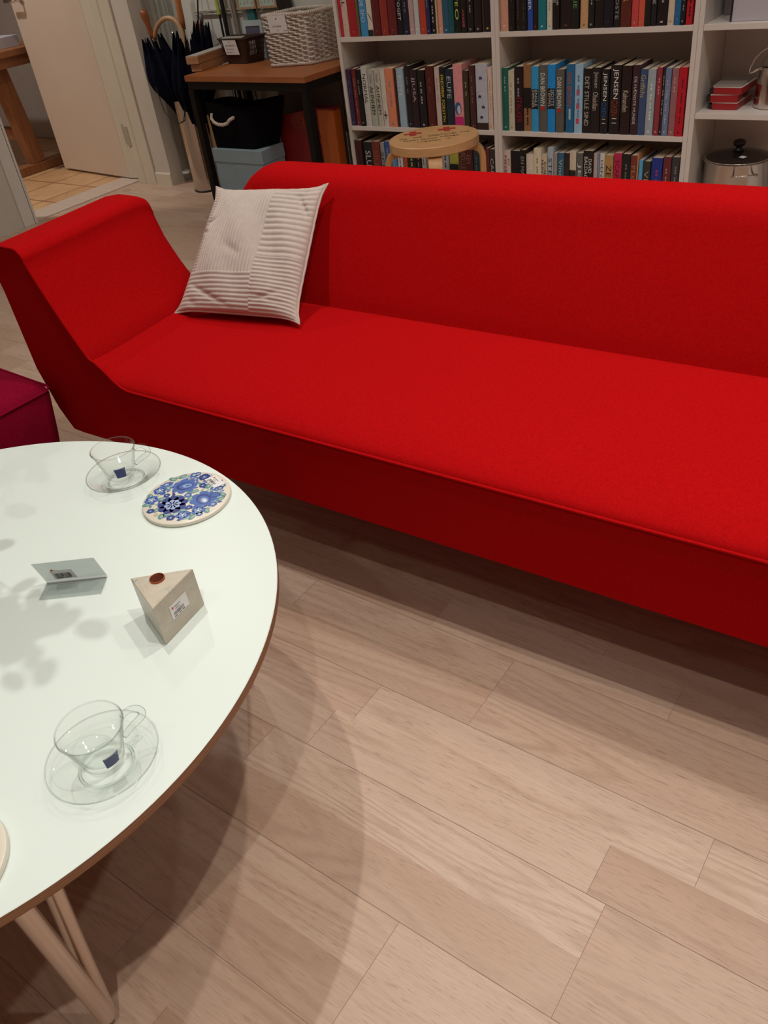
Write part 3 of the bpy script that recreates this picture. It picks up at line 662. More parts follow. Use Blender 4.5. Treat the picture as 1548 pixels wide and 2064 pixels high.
# vase with round-leaved twigs, just left of the frame: its shadow falls on the table
def make_plant():
    t = thing('twig_vase', 'white vase with round-leaved twigs just left of the view', 'plant', (-1.40, .42, TZ))
    MB().lathe([(0, .001), (.035, 0), (.048, .03), (.050, .07), (.038, .12), (.024, .15), (.026, .165), (.022, .165), (.020, .15), (.034, .12), (.045, .07), (.043, .03), (0, .006)], 40).build('vase', M_white, t, smooth=True)
    lv = mat('eucalyptus_leaf', (.16, .26, .19), .6, var=.15); st = mat('twig_bark', (.15, .09, .05), .7)
    lamp = Vector((LAMPS[0][0], LAMPS[0][1], CEIL - .08)); base = Vector((-1.40, .42, TZ)); sm = MB(); k = 0; rnd = random.Random(2)
    leaves = [(-1.063, .364, .026), (-1.025, .37, .024), (-1.0, .395, .022), (-.985, .372, .024), (-.97, .40, .02), (-1.02, .34, .026), (-1.04, .40, .018), (-.918, .409, .020), (-.936, .286, .016), (-.910, .320, .018), (-.949, .330, .014), (-1.0, .31, .024), (-.975, .325, .018), (-1.06, .41, .016), (-1.10, .42, .016), (-1.09, .37, .022), (-1.08, .33, .026), (-1.231, .463, .02), (-1.12, .30, .025), (-1.15, .36, .025)]
    for (x, y, r) in leaves:
        s_ = Vector((x, y, TZ)); z = (.80 if x < -1.0 else .93) + rnd.uniform(0, .12) + (.08 if x > -.95 else 0); q = s_ + (lamp - s_) * ((z - TZ) / (lamp.z - TZ)) - base
        a = rnd.uniform(0, 3); e1 = Vector((math.cos(a), math.sin(a), rnd.uniform(-.4, .4))).normalized(); e2 = Vector((-math.sin(a), math.cos(a), rnd.uniform(-.3, .3))).normalized(); pts = []
        for i in range(14):
            b = 2 * PI * i / 14; pts.append(q + e1 * r * math.cos(b) * 1.15 + e2 * r * .72 * math.sin(b) + Vector((0, 0, .003 * math.cos(2 * b))))
        MB().add(pts + [p + Vector((0, 0, .0008)) for p in pts], [tuple(range(14))[::-1], tuple(range(14, 28))] + [(i, (i + 1) % 14, 14 + (i + 1) % 14, 14 + i) for i in range(14)]).build('leaf', lv, t, smooth=False)
        hub = Vector((.13 + .05 * (k % 3), -.02 + .02 * (k % 4), .30)); m = q - e1 * r
        sm.tube([(0, 0, .02), hub * .5, hub, hub.lerp(m, .55) + Vector((0, 0, .02)), m], .0011, 6); k += 1
    sm.build('twigs', st, t, smooth=True)
make_plant()
# ---------------------------------------------------------------- bookcases
FY = 3.313; D = .283
def bookcase(x0, levels, label):
    t = thing('bookcase', label, 'bookcase', (x0, FY, 0), 0, 'white bookcase bays along the back wall'); w = .80
    for xa in (0, w - .018): MB().box((xa + .0004, 0, 0), (xa + .0176, D, 2.02)).build('side_panel', M_shelf, t, bevel=.0008)
    MB().box((.0185, .004, .0), (w - .0185, .012, .086)).build('plinth', M_shelf, t)
    MB().box((.0185, D - .008, .09), (w - .0185, D - .004, 2.0)).build('back_panel', M_shelf, t)
    for z in levels: MB().box((.0185, .0012, z - .0185), (w - .0185, D - .009, z)).build('shelf', M_shelf, t, bevel=.0006)
    MB().box((.0185, .0, 2.0), (w - .0185, D, 2.02)).build('top_panel', M_shelf, t)
    return t
Lv = [.105, .3915, .7579, 1.11, 1.45, 1.76]
bookcase(-2.638, Lv, 'white bookcase bay full of books directly behind the wooden stool')
bookcase(-1.838, Lv, 'white bookcase bay full of books between the stool bay and the cookware bay')
bookcase(-1.038, [.105, .4737, .7579, 1.11, 1.45, 1.76], 'white bookcase bay holding cookware and red boxes at the right edge')
# ---------------------------------------------------------------- books: x from, x to, height, colour word, cover colour, print, print colour
BOOKS = {
'left/top': [
 (-2.6183, -2.6006, 0.215, 'glossy red', (0.45, 0.02, 0.03), "", "", ""),
 (-2.5985, -2.5668, 0.2, 'cream-pink', (0.55, 0.42, 0.36), 'ELL', (0.02, 0.02, 0.02), ""),
 (-2.5653, -2.5205, 0.21, 'wide crimson', (0.33, 0.015, 0.02), "", "", ""),
 (-2.519, -2.5056, 0.2, 'olive and white', (0.12, 0.1, 0.05), "", "", ""),
 (-2.5027, -2.4659, 0.21, 'blue', (0.05, 0.25, 0.5), 'NYDE SPO', (0.6, 0.7, 0.8), ""),
 (-2.4645, -2.4368, 0.2, 'white', (0.6, 0.57, 0.48), '/', (0.02, 0.02, 0.02), ""),
 (-2.4353, -2.3949, 0.21, 'dark maroon', (0.1, 0.012, 0.012), "", "", ""),
 (-2.3921, -2.355, 0.215, 'brick red', (0.25, 0.03, 0.02), "", "", ""),
 (-2.3536, -2.3127, 0.205, 'dark burgundy', (0.12, 0.015, 0.02), "", "", ""),
 (-2.3085, -2.282, 0.21, 'black', (0.008, 0.008, 0.01), 'ON TOGET', (0.6, 0.62, 0.62), ""),
 (-2.2801, -2.2496, 0.2, 'midnight navy', (0.01, 0.012, 0.03), '=', (0.2, 0.2, 0.25), ""),
 (-2.2474, -2.2241, 0.205, 'dusty pink', (0.45, 0.3, 0.3), "", "", ""),
 (-2.2228, -2.1983, 0.21, 'pale grey', (0.45, 0.5, 0.5), "", "", ""),
 (-2.1937, -2.1626, 0.21, 'orange-red', (0.42, 0.05, 0.025), "", "", ""),
 (-2.1613, -2.1426, 0.2, 'navy', (0.02, 0.025, 0.08), '=', (0.25, 0.3, 0.4), ""),
 (-2.1412, -2.116, 0.21, 'black and silver', (0.008, 0.006, 0.008), '=', (0.5, 0.45, 0.45), ""),
 (-2.1154, -2.1075, 0.19, 'thin cream', (0.55, 0.4, 0.25), "", "", ""),
 (-2.1059, -2.0838, 0.2, 'peach', (0.55, 0.27, 0.2), "", "", ""),
 (-2.0817, -2.053, 0.21, 'two-tone blue', (0.02, 0.09, 0.16), '=', (0.2, 0.45, 0.6), ""),
 (-2.0517, -2.0283, 0.2, 'dark teal', (0.01, 0.08, 0.1), "", "", ""),
 (-2.027, -1.9975, 0.215, 'black and lime', (0.006, 0.008, 0.006), 'O', (0.6, 0.75, 0.15), ""),
 (-1.9949, -1.9695, 0.21, 'jet black', (0.008, 0.006, 0.006), '.', (0.3, 0.05, 0.08), ""),
 (-1.9669, -1.9379, 0.205, 'coal black', (0.01, 0.007, 0.007), '=', (0.3, 0.3, 0.3), ""),
 (-1.9329, -1.9004, 0.21, 'soft black', (0.012, 0.008, 0.008), '=', (0.35, 0.32, 0.34), ""),
 (-1.8991, -1.8909, 0.2, 'thin brown', (0.06, 0.03, 0.02), "", "", ""),
 (-1.89, -1.8613, 0.21, 'black and yellow', (0.01, 0.008, 0.01), '=', (0.7, 0.5, 0.1), ""),
],
'left/middle': [
 (-2.6193, -2.5931, 0.237, 'dark purple', (0.035, 0.02, 0.06), '=', (0.1, 0.15, 0.4), ""),
 (-2.5898, -2.567, 0.239, 'dark red', (0.16, 0.02, 0.02), '=', (0.4, 0.2, 0.15), ""),
 (-2.5638, -2.536, 0.237, 'black', (0.008, 0.008, 0.008), '=', (0.25, 0.25, 0.25), ""),
 (-2.5328, -2.4995, 0.248, 'white', (0.5, 0.5, 0.47), 'NORMAL', (0.05, 0.05, 0.05), ""),
 (-2.4963, -2.4627, 0.234, 'light grey', (0.38, 0.39, 0.33), 'AHNHEM', (0.01, 0.01, 0.01), ""),
 (-2.4608, -2.4313, 0.238, 'grey-white', (0.45, 0.43, 0.37), 'AHNHEM', (0.01, 0.01, 0.01), ""),
 (-2.4294, -2.4026, 0.238, 'off-white', (0.55, 0.52, 0.46), '+', (0.02, 0.02, 0.02), ""),
 (-2.4007, -2.357, 0.24, 'salmon orange', (0.75, 0.22, 0.12), '=', (0.3, 0.25, 0.4), ""),
 (-2.3545, -2.3417, 0.237, 'thin dark brown', (0.03, 0.015, 0.012), "", "", ""),  # dark slab standing in for the shaded gap between two books
 (-2.3392, -2.3028, 0.239, 'sky blue and white', (0.3, 0.42, 0.52), 'EUTE', (0.7, 0.75, 0.75), ""),
 (-2.298, -2.271, 0.248, 'black and grey', (0.012, 0.01, 0.01), '=', (0.2, 0.18, 0.2), ""),
 (-2.2692, -2.2341, 0.234, 'black and mauve', (0.02, 0.01, 0.015), 'JJUSA', (0.55, 0.4, 0.42), ""),
 (-2.2294, -2.1924, 0.232, 'jet black', (0.008, 0.007, 0.008), '=', (0.4, 0.4, 0.4), ""),
 (-2.1865, -2.1476, 0.247, 'dark maroon', (0.08, 0.012, 0.01), '=', (0.25, 0.06, 0.04), ""),
 (-2.1447, -2.1189, 0.242, 'pinkish white', (0.52, 0.42, 0.38), '=', (0.5, 0.3, 0.3), ""),
 (-2.116, -2.0898, 0.242, 'black and yellow', (0.01, 0.01, 0.01), 'FREDERIK FORSYTH', (0.75, 0.6, 0.05), ""),
 (-2.0875, -2.0509, 0.235, 'dark navy', (0.01, 0.02, 0.035), 'EUFE', (0.45, 0.55, 0.55), ""),
 (-2.0492, -2.0046, 0.252, 'pink', (0.72, 0.26, 0.27), 'P', (0.6, 0.03, 0.2), ""),
 (-2.0007, -1.977, 0.228, 'dark olive brown', (0.04, 0.03, 0.015), '=', (0.45, 0.4, 0.35), ""),
 (-1.9732, -1.9459, 0.247, 'maroon lettered', (0.06, 0.02, 0.02), '=', (0.3, 0.1, 0.08), ""),
 (-1.9421, -1.8866, 0.251, 'wide pale blue', (0.42, 0.44, 0.5), 'E', (0.05, 0.06, 0.2), ""),
 (-1.8839, -1.8626, 0.24, 'cream', (0.6, 0.46, 0.38), '=', (0.6, 0.3, 0.2), ""),
],
'left/bottom': [
 (-2.6184, -2.5796, 0.222, 'dark maroon', (0.05, 0.012, 0.015), "", "", ""),
 (-2.5709, -2.5206, 0.215, 'black', (0.006, 0.01, 0.012), 'SLUT', (0.6, 0.6, 0.6), ""),
 (-2.5173, -2.4743, 0.22, 'red-brown', (0.14, 0.03, 0.02), 'SILENT', (0.35, 0.08, 0.05), ""),
 (-2.473, -2.4494, 0.214, 'grey', (0.25, 0.24, 0.26), 'SPIL', (0.05, 0.05, 0.06), ""),
 (-2.4468, -2.4156, 0.222, 'deep blue', (0.03, 0.08, 0.25), '=', (0.3, 0.4, 0.5), ""),
 (-2.4117, -2.3821, 0.2, 'steel blue', (0.08, 0.2, 0.4), '=', (0.4, 0.5, 0.6), ""),
 (-2.3789, -2.3502, 0.19, 'white', (0.5, 0.5, 0.48), '=', (0.1, 0.1, 0.1), ""),
 (-2.3483, -2.3243, 0.2, 'orange-red', (0.35, 0.06, 0.03), "", "", ""),
 (-2.3211, -2.2761, 0.2, 'black and yellow', (0.01, 0.01, 0.008), '=', (0.5, 0.45, 0.15), ""),
 (-2.273, -2.2451, 0.2, 'jet black', (0.01, 0.008, 0.01), '=', (0.3, 0.3, 0.3), ""),
 (-2.242, -2.2193, 0.2, 'light grey', (0.35, 0.34, 0.33), '=', (0.05, 0.05, 0.05), ""),
 (-2.2157, -2.1749, 0.2, 'tan', (0.3, 0.18, 0.1), "", "", ""),
 (-2.1719, -2.1371, 0.2, 'dark brown', (0.03, 0.02, 0.015), "", "", ""),
 (-2.1329, -2.0967, 0.21, 'black and white', (0.3, 0.3, 0.32), '=', (0.02, 0.02, 0.02), ""),
 (-2.0932, -2.0463, 0.21, 'yellow-green', (0.33, 0.32, 0.05), '[', (0.5, 0.5, 0.2), ""),
 (-2.0416, -1.9726, 0.21, 'wide dark red', (0.07, 0.012, 0.012), 'KEN FOLLETT', (0.3, 0.15, 0.12), ""),
 (-1.9686, -1.9375, 0.2, 'dark green', (0.015, 0.035, 0.04), '=', (0.08, 0.2, 0.25), ""),
 (-1.9352, -1.9229, 0.19, 'thin black', (0.01, 0.01, 0.01), "", "", ""),
 (-1.9218, -1.9083, 0.19, 'thin grey', (0.2, 0.18, 0.16), "", "", ""),
 (-1.9061, -1.8883, 0.213, 'maroon', (0.12, 0.02, 0.02), "", "", ""),
 (-1.8866, -1.8606, 0.21, 'silver grey', (0.03, 0.03, 0.03), 'CARTER', (0.5, 0.5, 0.5), ""),
],
'right/top': [
 (-1.817, -1.7815, 0.21, 'peach and black', (0.55, 0.28, 0.2), "", "", ""),
 (-1.7792, -1.7524, 0.2, 'jet black', (0.01, 0.007, 0.006), '=', (0.06, 0.05, 0.05), ""),
 (-1.7513, -1.7258, 0.2, 'soft black', (0.012, 0.008, 0.006), '=', (0.06, 0.05, 0.05), ""),
 (-1.7247, -1.7011, 0.2, 'coal black', (0.01, 0.008, 0.006), '=', (0.06, 0.05, 0.05), ""),
 (-1.6994, -1.6765, 0.21, 'bright blue', (0.02, 0.07, 0.33), 'GLEMMER', (0.7, 0.75, 0.8), ""),
 (-1.6743, -1.6554, 0.205, 'black and red', (0.02, 0.008, 0.008), '=', (0.45, 0.03, 0.03), ""),
 (-1.6532, -1.6199, 0.21, 'teal', (0.01, 0.16, 0.2), '=', (0.35, 0.6, 0.6), ""),
 (-1.6183, -1.5949, 0.2, 'cream', (0.58, 0.55, 0.45), '=', (0.4, 0.4, 0.35), ""),
 (-1.5933, -1.5649, 0.21, 'black titled', (0.008, 0.006, 0.006), 'HJEMME PIGE', (0.65, 0.62, 0.58), ""),
 (-1.5633, -1.5154, 0.21, 'very dark brown', (0.015, 0.008, 0.008), '=', (0.1, 0.05, 0.05), ""),
 (-1.5138, -1.4856, 0.205, 'black and green', (0.01, 0.01, 0.008), 'FAMILIE', (0.12, 0.42, 0.12), ""),
 (-1.4825, -1.451, 0.2, 'tan', (0.5, 0.3, 0.15), '=', (0.3, 0.18, 0.1), ""),
 (-1.4489, -1.4258, 0.21, 'black', (0.012, 0.012, 0.012), '=', (0.35, 0.35, 0.33), ""),
 (-1.4237, -1.3898, 0.21, 'wide black', (0.012, 0.008, 0.008), 'DE TI ERSKERE', (0.55, 0.5, 0.48), ""),
 (-1.3878, -1.3514, 0.205, 'midnight blue', (0.008, 0.008, 0.015), "", "", ""),
 (-1.3494, -1.3269, 0.2, 'charcoal', (0.012, 0.012, 0.014), 'DEN SIDSTE', (0.35, 0.35, 0.35), ""),
 (-1.325, -1.2854, 0.205, 'dark red and yellow', (0.1, 0.02, 0.012), 'GENNER', (0.7, 0.45, 0.08), ""),
 (-1.2835, -1.2587, 0.21, 'coral red', (0.5, 0.06, 0.06), '=', (0.6, 0.25, 0.2), ""),
 (-1.2577, -1.2355, 0.2, 'orange coral', (0.55, 0.09, 0.05), '=', (0.55, 0.2, 0.15), ""),
 (-1.2341, -1.2129, 0.21, 'black and white', (0.012, 0.01, 0.01), 'MILLE', (0.55, 0.53, 0.5), ""),
 (-1.212, -1.1929, 0.21, 'grey-black', (0.012, 0.012, 0.012), 'MATTULE', (0.5, 0.48, 0.45), ""),
 (-1.1919, -1.1541, 0.2, 'wide jet black', (0.01, 0.007, 0.01), '=', (0.4, 0.35, 0.3), ""),
 (-1.1527, -1.1294, 0.21, 'cream beige', (0.55, 0.46, 0.34), '=', (0.45, 0.3, 0.2), ""),
 (-1.1276, -1.1067, 0.2, 'blue and white', (0.02, 0.12, 0.28), "", "", ""),
 (-1.1058, -1.0896, 0.2, 'thin black', (0.01, 0.012, 0.015), '=', (0.25, 0.3, 0.3), ""),
 (-1.0878, -1.0646, 0.21, 'red and black', (0.4, 0.012, 0.02), '[', (0.015, 0.008, 0.008), ""),
],
'right/middle': [
 (-1.8246, -1.79, 0.236, 'dark green', (0.01, 0.11, 0.085), '=', (0.25, 0.4, 0.35), ""),
 (-1.7885, -1.7617, 0.227, 'pale pastel', (0.48, 0.45, 0.33), '=', (0.35, 0.3, 0.2), ""),
 (-1.7602, -1.7219, 0.241, 'black and red', (0.012, 0.006, 0.01), 'STALKER', (0.3, 0.01, 0.03), ""),
 (-1.721, -1.6867, 0.248, 'brown', (0.25, 0.12, 0.05), '[', (0.01, 0.01, 0.01), ""),
 (-1.6855, -1.6529, 0.241, 'light blue', (0.03, 0.28, 0.55), '[ENGLE DÆMONER', (0.6, 0.6, 0.6), ""),
 (-1.6515, -1.6147, 0.246, 'grey titled', (0.1, 0.095, 0.08), 'DAN BROWN', (0.8, 0.8, 0.74), ""),
 (-1.6125, -1.5784, 0.247, 'bright blue', (0.01, 0.23, 0.6), '[SIDSTE TEMPEL', (0.5, 0.5, 0.5), ""),
 (-1.5767, -1.5411, 0.23, 'short grey titled', (0.1, 0.095, 0.08), 'DAN BROWN', (0.8, 0.8, 0.74), ""),
 (-1.5342, -1.4993, 0.247, 'blue and orange', (0.015, 0.12, 0.26), 'DAN BROWN', (0.55, 0.11, 0.03), ""),
 (-1.4985, -1.4645, 0.246, 'powder blue', (0.28, 0.45, 0.6), '#', (0.65, 0.08, 0.14), ""),
 (-1.4632, -1.4296, 0.231, 'black', (0.01, 0.008, 0.008), 'DET STILLE SIND', (0.5, 0.5, 0.45), ""),
 (-1.429, -1.3932, 0.234, 'soft black', (0.012, 0.009, 0.01), 'Jensen Obsidian', (0.55, 0.48, 0.42), ""),
 (-1.3905, -1.3582, 0.228, 'black with blue', (0.01, 0.01, 0.012), 'JENSEN', (0.85, 0.85, 0.8), ""),
 (-1.3533, -1.3112, 0.242, 'wide black', (0.012, 0.009, 0.01), 'JENSEN', (0.85, 0.85, 0.8), ""),
 (-1.3071, -1.2689, 0.24, 'dark brown-black', (0.018, 0.008, 0.008), 'Kalmanden', (0.6, 0.55, 0.45), ""),
 (-1.2657, -1.2376, 0.242, 'charcoal plum', (0.035, 0.015, 0.02), 'DE HÆNGTE HUNDE', (0.65, 0.62, 0.58), ""),
 (-1.2366, -1.2091, 0.228, 'slate blue', (0.04, 0.07, 0.17), 'Griffiths', (0.5, 0.38, 0.16), ""),
 (-1.2078, -1.1766, 0.227, 'black and ice white', (0.3, 0.35, 0.38), '=', (0.7, 0.75, 0.75), ""),
 (-1.1741, -1.154, 0.233, 'deep red', (0.25, 0.03, 0.045), '=', (0.65, 0.35, 0.35), ""),
 (-1.1527, -1.1425, 0.233, 'thin black', (0.02, 0.02, 0.025), '=', (0.6, 0.55, 0.45), ""),
 (-1.1418, -1.1199, 0.231, 'grey-blue', (0.14, 0.18, 0.3), '=', (0.4, 0.45, 0.5), ""),
 (-1.1179, -1.0932, 0.23, 'mauve', (0.28, 0.11, 0.12), '=', (0.55, 0.35, 0.3), ""),
 (-1.092, -1.0623, 0.233, 'bright red', (0.42, 0.006, 0.02), '=', (0.12, 0.01, 0.015), ""),
],
'right/bottom': [
 (-1.8222, -1.7864, 0.206, 'cream and red', (0.55, 0.45, 0.4), 'JO NESBØ', (0.35, 0.03, 0.04), ""),
 (-1.7848, -1.7409, 0.206, 'black', (0.008, 0.006, 0.008), '.', (0.2, 0.02, 0.03), ""),
 (-1.74, -1.7129, 0.212, 'jet black', (0.008, 0.008, 0.008), 'EN MAAND', (0.35, 0.35, 0.35), ""),
 (-1.7114, -1.6759, 0.196, 'short rounded cream', (0.6, 0.52, 0.42), '.', (0.01, 0.01, 0.01), ""),
 (-1.6747, -1.6414, 0.221, 'tall cream', (0.62, 0.55, 0.42), '=', (0.3, 0.3, 0.1), ""),
 (-1.6405, -1.6146, 0.197, 'beige', (0.55, 0.44, 0.33), 'ROBERT HUNTER', (0.02, 0.02, 0.02), ""),
 (-1.6137, -1.5868, 0.226, 'pale blue', (0.35, 0.43, 0.5), 'STEN', (0.05, 0.04, 0.03), ""),
 (-1.5854, -1.5689, 0.206, 'grey-pink', (0.3, 0.26, 0.23), "", "", ""),
 (-1.5674, -1.5389, 0.207, 'steel blue', (0.03, 0.12, 0.22), 'Vince', (0.5, 0.55, 0.35), ""),
 (-1.5378, -1.5149, 0.208, 'dark brown', (0.025, 0.015, 0.018), "", "", ""),
 (-1.5135, -1.4846, 0.216, 'off-white', (0.55, 0.47, 0.36), '[KODEN', (0.08, 0.07, 0.05), ""),
 (-1.4838, -1.4544, 0.21, 'dark grey', (0.1, 0.1, 0.1), 'JE', (0.6, 0.6, 0.58), ""),
 (-1.453, -1.4109, 0.22, 'wide black', (0.012, 0.008, 0.008), 'DAVID BALDACCI', (0.75, 0.72, 0.68), ""),
 (-1.409, -1.3923, 0.212, 'pink-grey', (0.42, 0.33, 0.31), "", "", ""),
 (-1.3918, -1.3846, 0.212, 'thin blue', (0.15, 0.25, 0.4), "", "", ""),
 (-1.3837, -1.3629, 0.212, 'white', (0.58, 0.54, 0.5), 'DENISE', (0.05, 0.08, 0.1), ""),
 (-1.362, -1.3264, 0.207, 'golden tan', (0.38, 0.23, 0.08), 'ZEN', (0.03, 0.02, 0.02), ""),
 (-1.325, -1.2914, 0.216, 'crimson pink', (0.42, 0.02, 0.07), 'SCARLET', (0.15, 0.005, 0.02), ""),
 (-1.29, -1.2549, 0.215, 'black and grey', (0.01, 0.01, 0.012), '=', (0.15, 0.17, 0.18), ""),
 (-1.2536, -1.2281, 0.211, 'rust brown', (0.16, 0.035, 0.02), 'FLOVNI', (0.4, 0.25, 0.15), ""),
 (-1.2276, -1.2216, 0.217, 'thin orange', (0.5, 0.22, 0.1), "", "", ""),
 (-1.2205, -1.2043, 0.194, 'short sky blue', (0.08, 0.33, 0.6), "", "", ""),
 (-1.2024, -1.1728, 0.191, 'short olive black', (0.03, 0.03, 0.02), 'VIC', (0.35, 0.35, 0.28), ""),
 (-1.1688, -1.1259, 0.206, 'royal blue', (0.012, 0.03, 0.22), '=', (0.35, 0.05, 0.15), ""),
 (-1.123, -1.0924, 0.212, 'maroon', (0.12, 0.02, 0.025), '=', (0.4, 0.25, 0.22), ""),
 (-1.0911, -1.0609, 0.211, 'graphite', (0.035, 0.035, 0.04), '=', (0.25, 0.25, 0.25), ""),
],
}

SH_Z = {'top': .7579, 'middle': .3915, 'bottom': .105}
def smudge(mb, o, w, h, rnd):
    # unreadable small print running down the spine
    z = h * rnd.uniform(.80, .9); n = rnd.randint(2, 4); x = w * rnd.uniform(.36, .46)
    for k in range(n):
        L = h * rnd.uniform(.07, .16)
        m = max(2, int(L / .009))
        for i in range(m): quad(mb, o + Vector((x, 0, z - L * (i + 1) / m)), (w * .2, 0, 0), (0, 0, L / m * .72))
        z -= L + h * rnd.uniform(.02, .06)
        if z < h * .3: break
def make_book(x0, x1, h, name, col, prt, pc, zs, bay, row, rnd, label):
    x0 = max(x0, -1.8192) if bay == 'right' else x0; w = x1 - x0; d = rnd.uniform(.125, .16); y = FY + rnd.choice((.004, .0055, .007, .009)); tk = .0013; z0 = zs
    cx = (x0 + x1) / 2; g = .0006; x0 -= cx; x1 -= cx; r = min(.0022, w * .12)
    out = [(x0 + g, d), (x0 + g, r)] + [(x0 + g + (w - 2 * g) * t, r * (1 - math.sin(PI * t))) for t in (.08, .25, .5, .75, .92)] + [(x1 - g, r), (x1 - g, d)]
    inn = [(x1 - g - tk, d), (x1 - g - tk, r + tk * 1.6), (x0 + g + tk, r + tk * 1.6), (x0 + g + tk, d)]
    c = tuple(min(v * 1.25, .8) for v in col); b = MB(); poly = out + inn; n = len(poly); m = len(out)
    vs = [(p[0], p[1], 0) for p in poly] + [(p[0], p[1], h) for p in poly]
    fs = [(i, (i + 1) % n, n + (i + 1) % n, n + i) for i in range(n)]
    for zf in (0, n): fs += [(zf + 0, zf + 1, zf + n - 2, zf + n - 1), (zf + m - 2, zf + m - 1, zf + m, zf + m + 1), tuple(zf + i for i in range(1, m - 1)) + (zf + m + 1, zf + n - 2)]
    o = b.add(vs, fs).build('book', cmat(c, .42, 'cover'), None, loc=(cx, y, z0))
    tag(o, label, 'book', ROWG[(bay, row)])
    gap = rnd.choice((.0008, .0012, .003))
    MB().box((x0 + g + tk + .0001, r + tk * 1.6 + .0002, .0012), (x1 - g - tk - .0001, d - .002, h - gap)).build('pages', M_pages, o)
    W_ = w - 2 * g; O = Vector((x0 + g, -.0005, 0)); p = MB(); ins = .16 * W_; pm = pc if pc else (.3, .3, .3)
    def down(body, a, b_, xa=.2, xb=.8, mbx=p):     # title reading downwards between two heights
        text(mbx, body, O + Vector((W_ * xa, 0, h * a)), (0, 0, -(h * (a - b_))), (W_ * (xb - xa), 0, 0))
    extra = None
    if prt == '': quad(p, O + Vector((W_ * .38, 0, h * .08)), (W_ * .24, 0, 0), (0, 0, h * .03)); pm = tuple(min(1, v * 1.8 + .02) for v in c)
    elif prt == '=': smudge(p, O, W_, h, rnd); quad(p, O + Vector((W_ * .36, 0, h * .045)), (W_ * .28, 0, 0), (0, 0, h * .03))
    elif prt == '.':
        for i in range(5): quad(p, O + Vector((W_ * (.28 + .02 * i), 0, h * (.10 + .06 * i))), (W_ * (.44 - .06 * i), 0, 0), (0, 0, h * .05))
    elif prt[0] == '[':
        quad(p, O + Vector((0, 0, h * .36)), (W_, 0, 0), (0, 0, h * .30)); pm = (.008, .007, .007)
        extra = MB(); O2 = O.copy(); O.y -= .0003; ws = prt[1:].split()
        if len(ws) == 2: down(ws[0], .645, .40, .52, .88, extra); down(ws[1], .645, .38, .12, .46, extra)
        elif ws: down(ws[0], .64, .42, .25, .75, extra)
        else: smudge(extra, O + Vector((0, 0, -h * .28)), W_, h, rnd)
        O.y += .0003
    elif prt == '/':
        for k, (u, v, a) in enumerate(((.25, .42, .7), (.5, .37, .9))): p.add([O + Vector((W_ * u, 0, h * v)), O + Vector((W_ * (u + .45), 0, h * (v - .10))), O + Vector((W_ * (u + .45), 0, h * (v - .08))), O + Vector((W_ * u, 0, h * (v + .03)))], [(0, 1, 2, 3)])
        quad(p, O, (W_, 0, 0), (0, 0, h * .12))
    elif prt == '+': quad(p, O + Vector((W_ * .42, 0, h * .14)), (W_ * .14, 0, 0), (0, 0, h * .14)); quad(p, O + Vector((W_ * .12, 0, h * .20)), (W_ * .76, 0, 0), (0, 0, h * .018))
    elif prt == 'O': down('O', .40, .22, .2, .75); down('TE', .62, .44, .25, .7)
    elif prt == 'P':
        quad(p, O, (W_, 0, 0), (0, 0, h * .2)); extra = MB(); blob3(extra, O + Vector((W_ * .42, -.0003, h * .33)), W_ * .36, h * .10); extra_m = (.03, .12, .3)
        e2 = MB(); blob3(e2, O + Vector((W_ * .52, -.0006, h * .31)), W_ * .2, h * .07); e2.build('portrait_print', cmat((.6, .6, .65)), o, weld=False)
        extra.build('portrait_hair', cmat(extra_m), o, weld=False); extra = None
    elif prt == '#':
        for v in (.14, .36, .56): quad(p, O + Vector((W_ * .25, 0, h * v)), (W_ * .4, 0, 0), (0, 0, h * .08))
        extra = MB(); smudge(extra, O, W_, h * .99, rnd); pc2 = (.12, .2, .35)
    elif prt == 'E':
        for k, (u, v) in enumerate(((.45, .80), (.32, .52), (.6, .36), (.42, .20))): blob3(p, O + Vector((W_ * u, 0, h * v)), W_ * .13, h * .02); quad(p, O + Vector((W_ * (u - .12), 0, h * (v - .03))), (W_ * .06, 0, 0), (0, 0, h * .03)); quad(p, O + Vector((W_ * (u + .06), 0, h * (v - .03))), (W_ * .06, 0, 0), (0, 0, h * .03))
        extra = MB(); quad(extra, O, (W_, 0, 0), (0, 0, h * .11)); pc2 = (.045, .02, .02)
    elif ' ' in prt and len(prt) <= 16 and prt.split()[0] in ('DAVID', 'KEN', 'DE', 'HJEMME', 'ROBERT', 'JO') and prt != 'DE HÆNGTE HUNDE':
        a, b_ = prt.split(' ', 1); down(b_, .90, .42, .10, .46); down(a, .86, .86 - .40 * len(a) / max(len(b_), 5), .54, .88)
    elif prt in ('AHNHEM',): down(prt, .72, .22, .22, .78); extra = MB(); pc2 = (.35, .33, .30); quad(extra, O + Vector((W_ * .35, 0, h * .78)), (W_ * .3, 0, 0), (0, 0, h * .15))
    elif prt == 'DAN BROWN':
        down(prt, .88, .40, .18, .72); extra = MB(); pc2 = (.5, .03, .03)
        if 'titled' in name: blob3(extra, O + Vector((W_ * .45, 0, h * .36)), W_ * .24, h * .035)
        else: quad(extra, O + Vector((W_ * .4, 0, h * .2)), (W_ * .25, 0, 0), (0, 0, h * .16)); pc2 = (.45, .55, .6)
    elif prt == 'JENSEN':
        down(prt, .95, .52, .22, .78); extra = MB(); pc2 = (.02, .12, .42) if 'blue' in name else (.35, .05, .02); down('OXEN', .50, .27, .2, .8, extra)
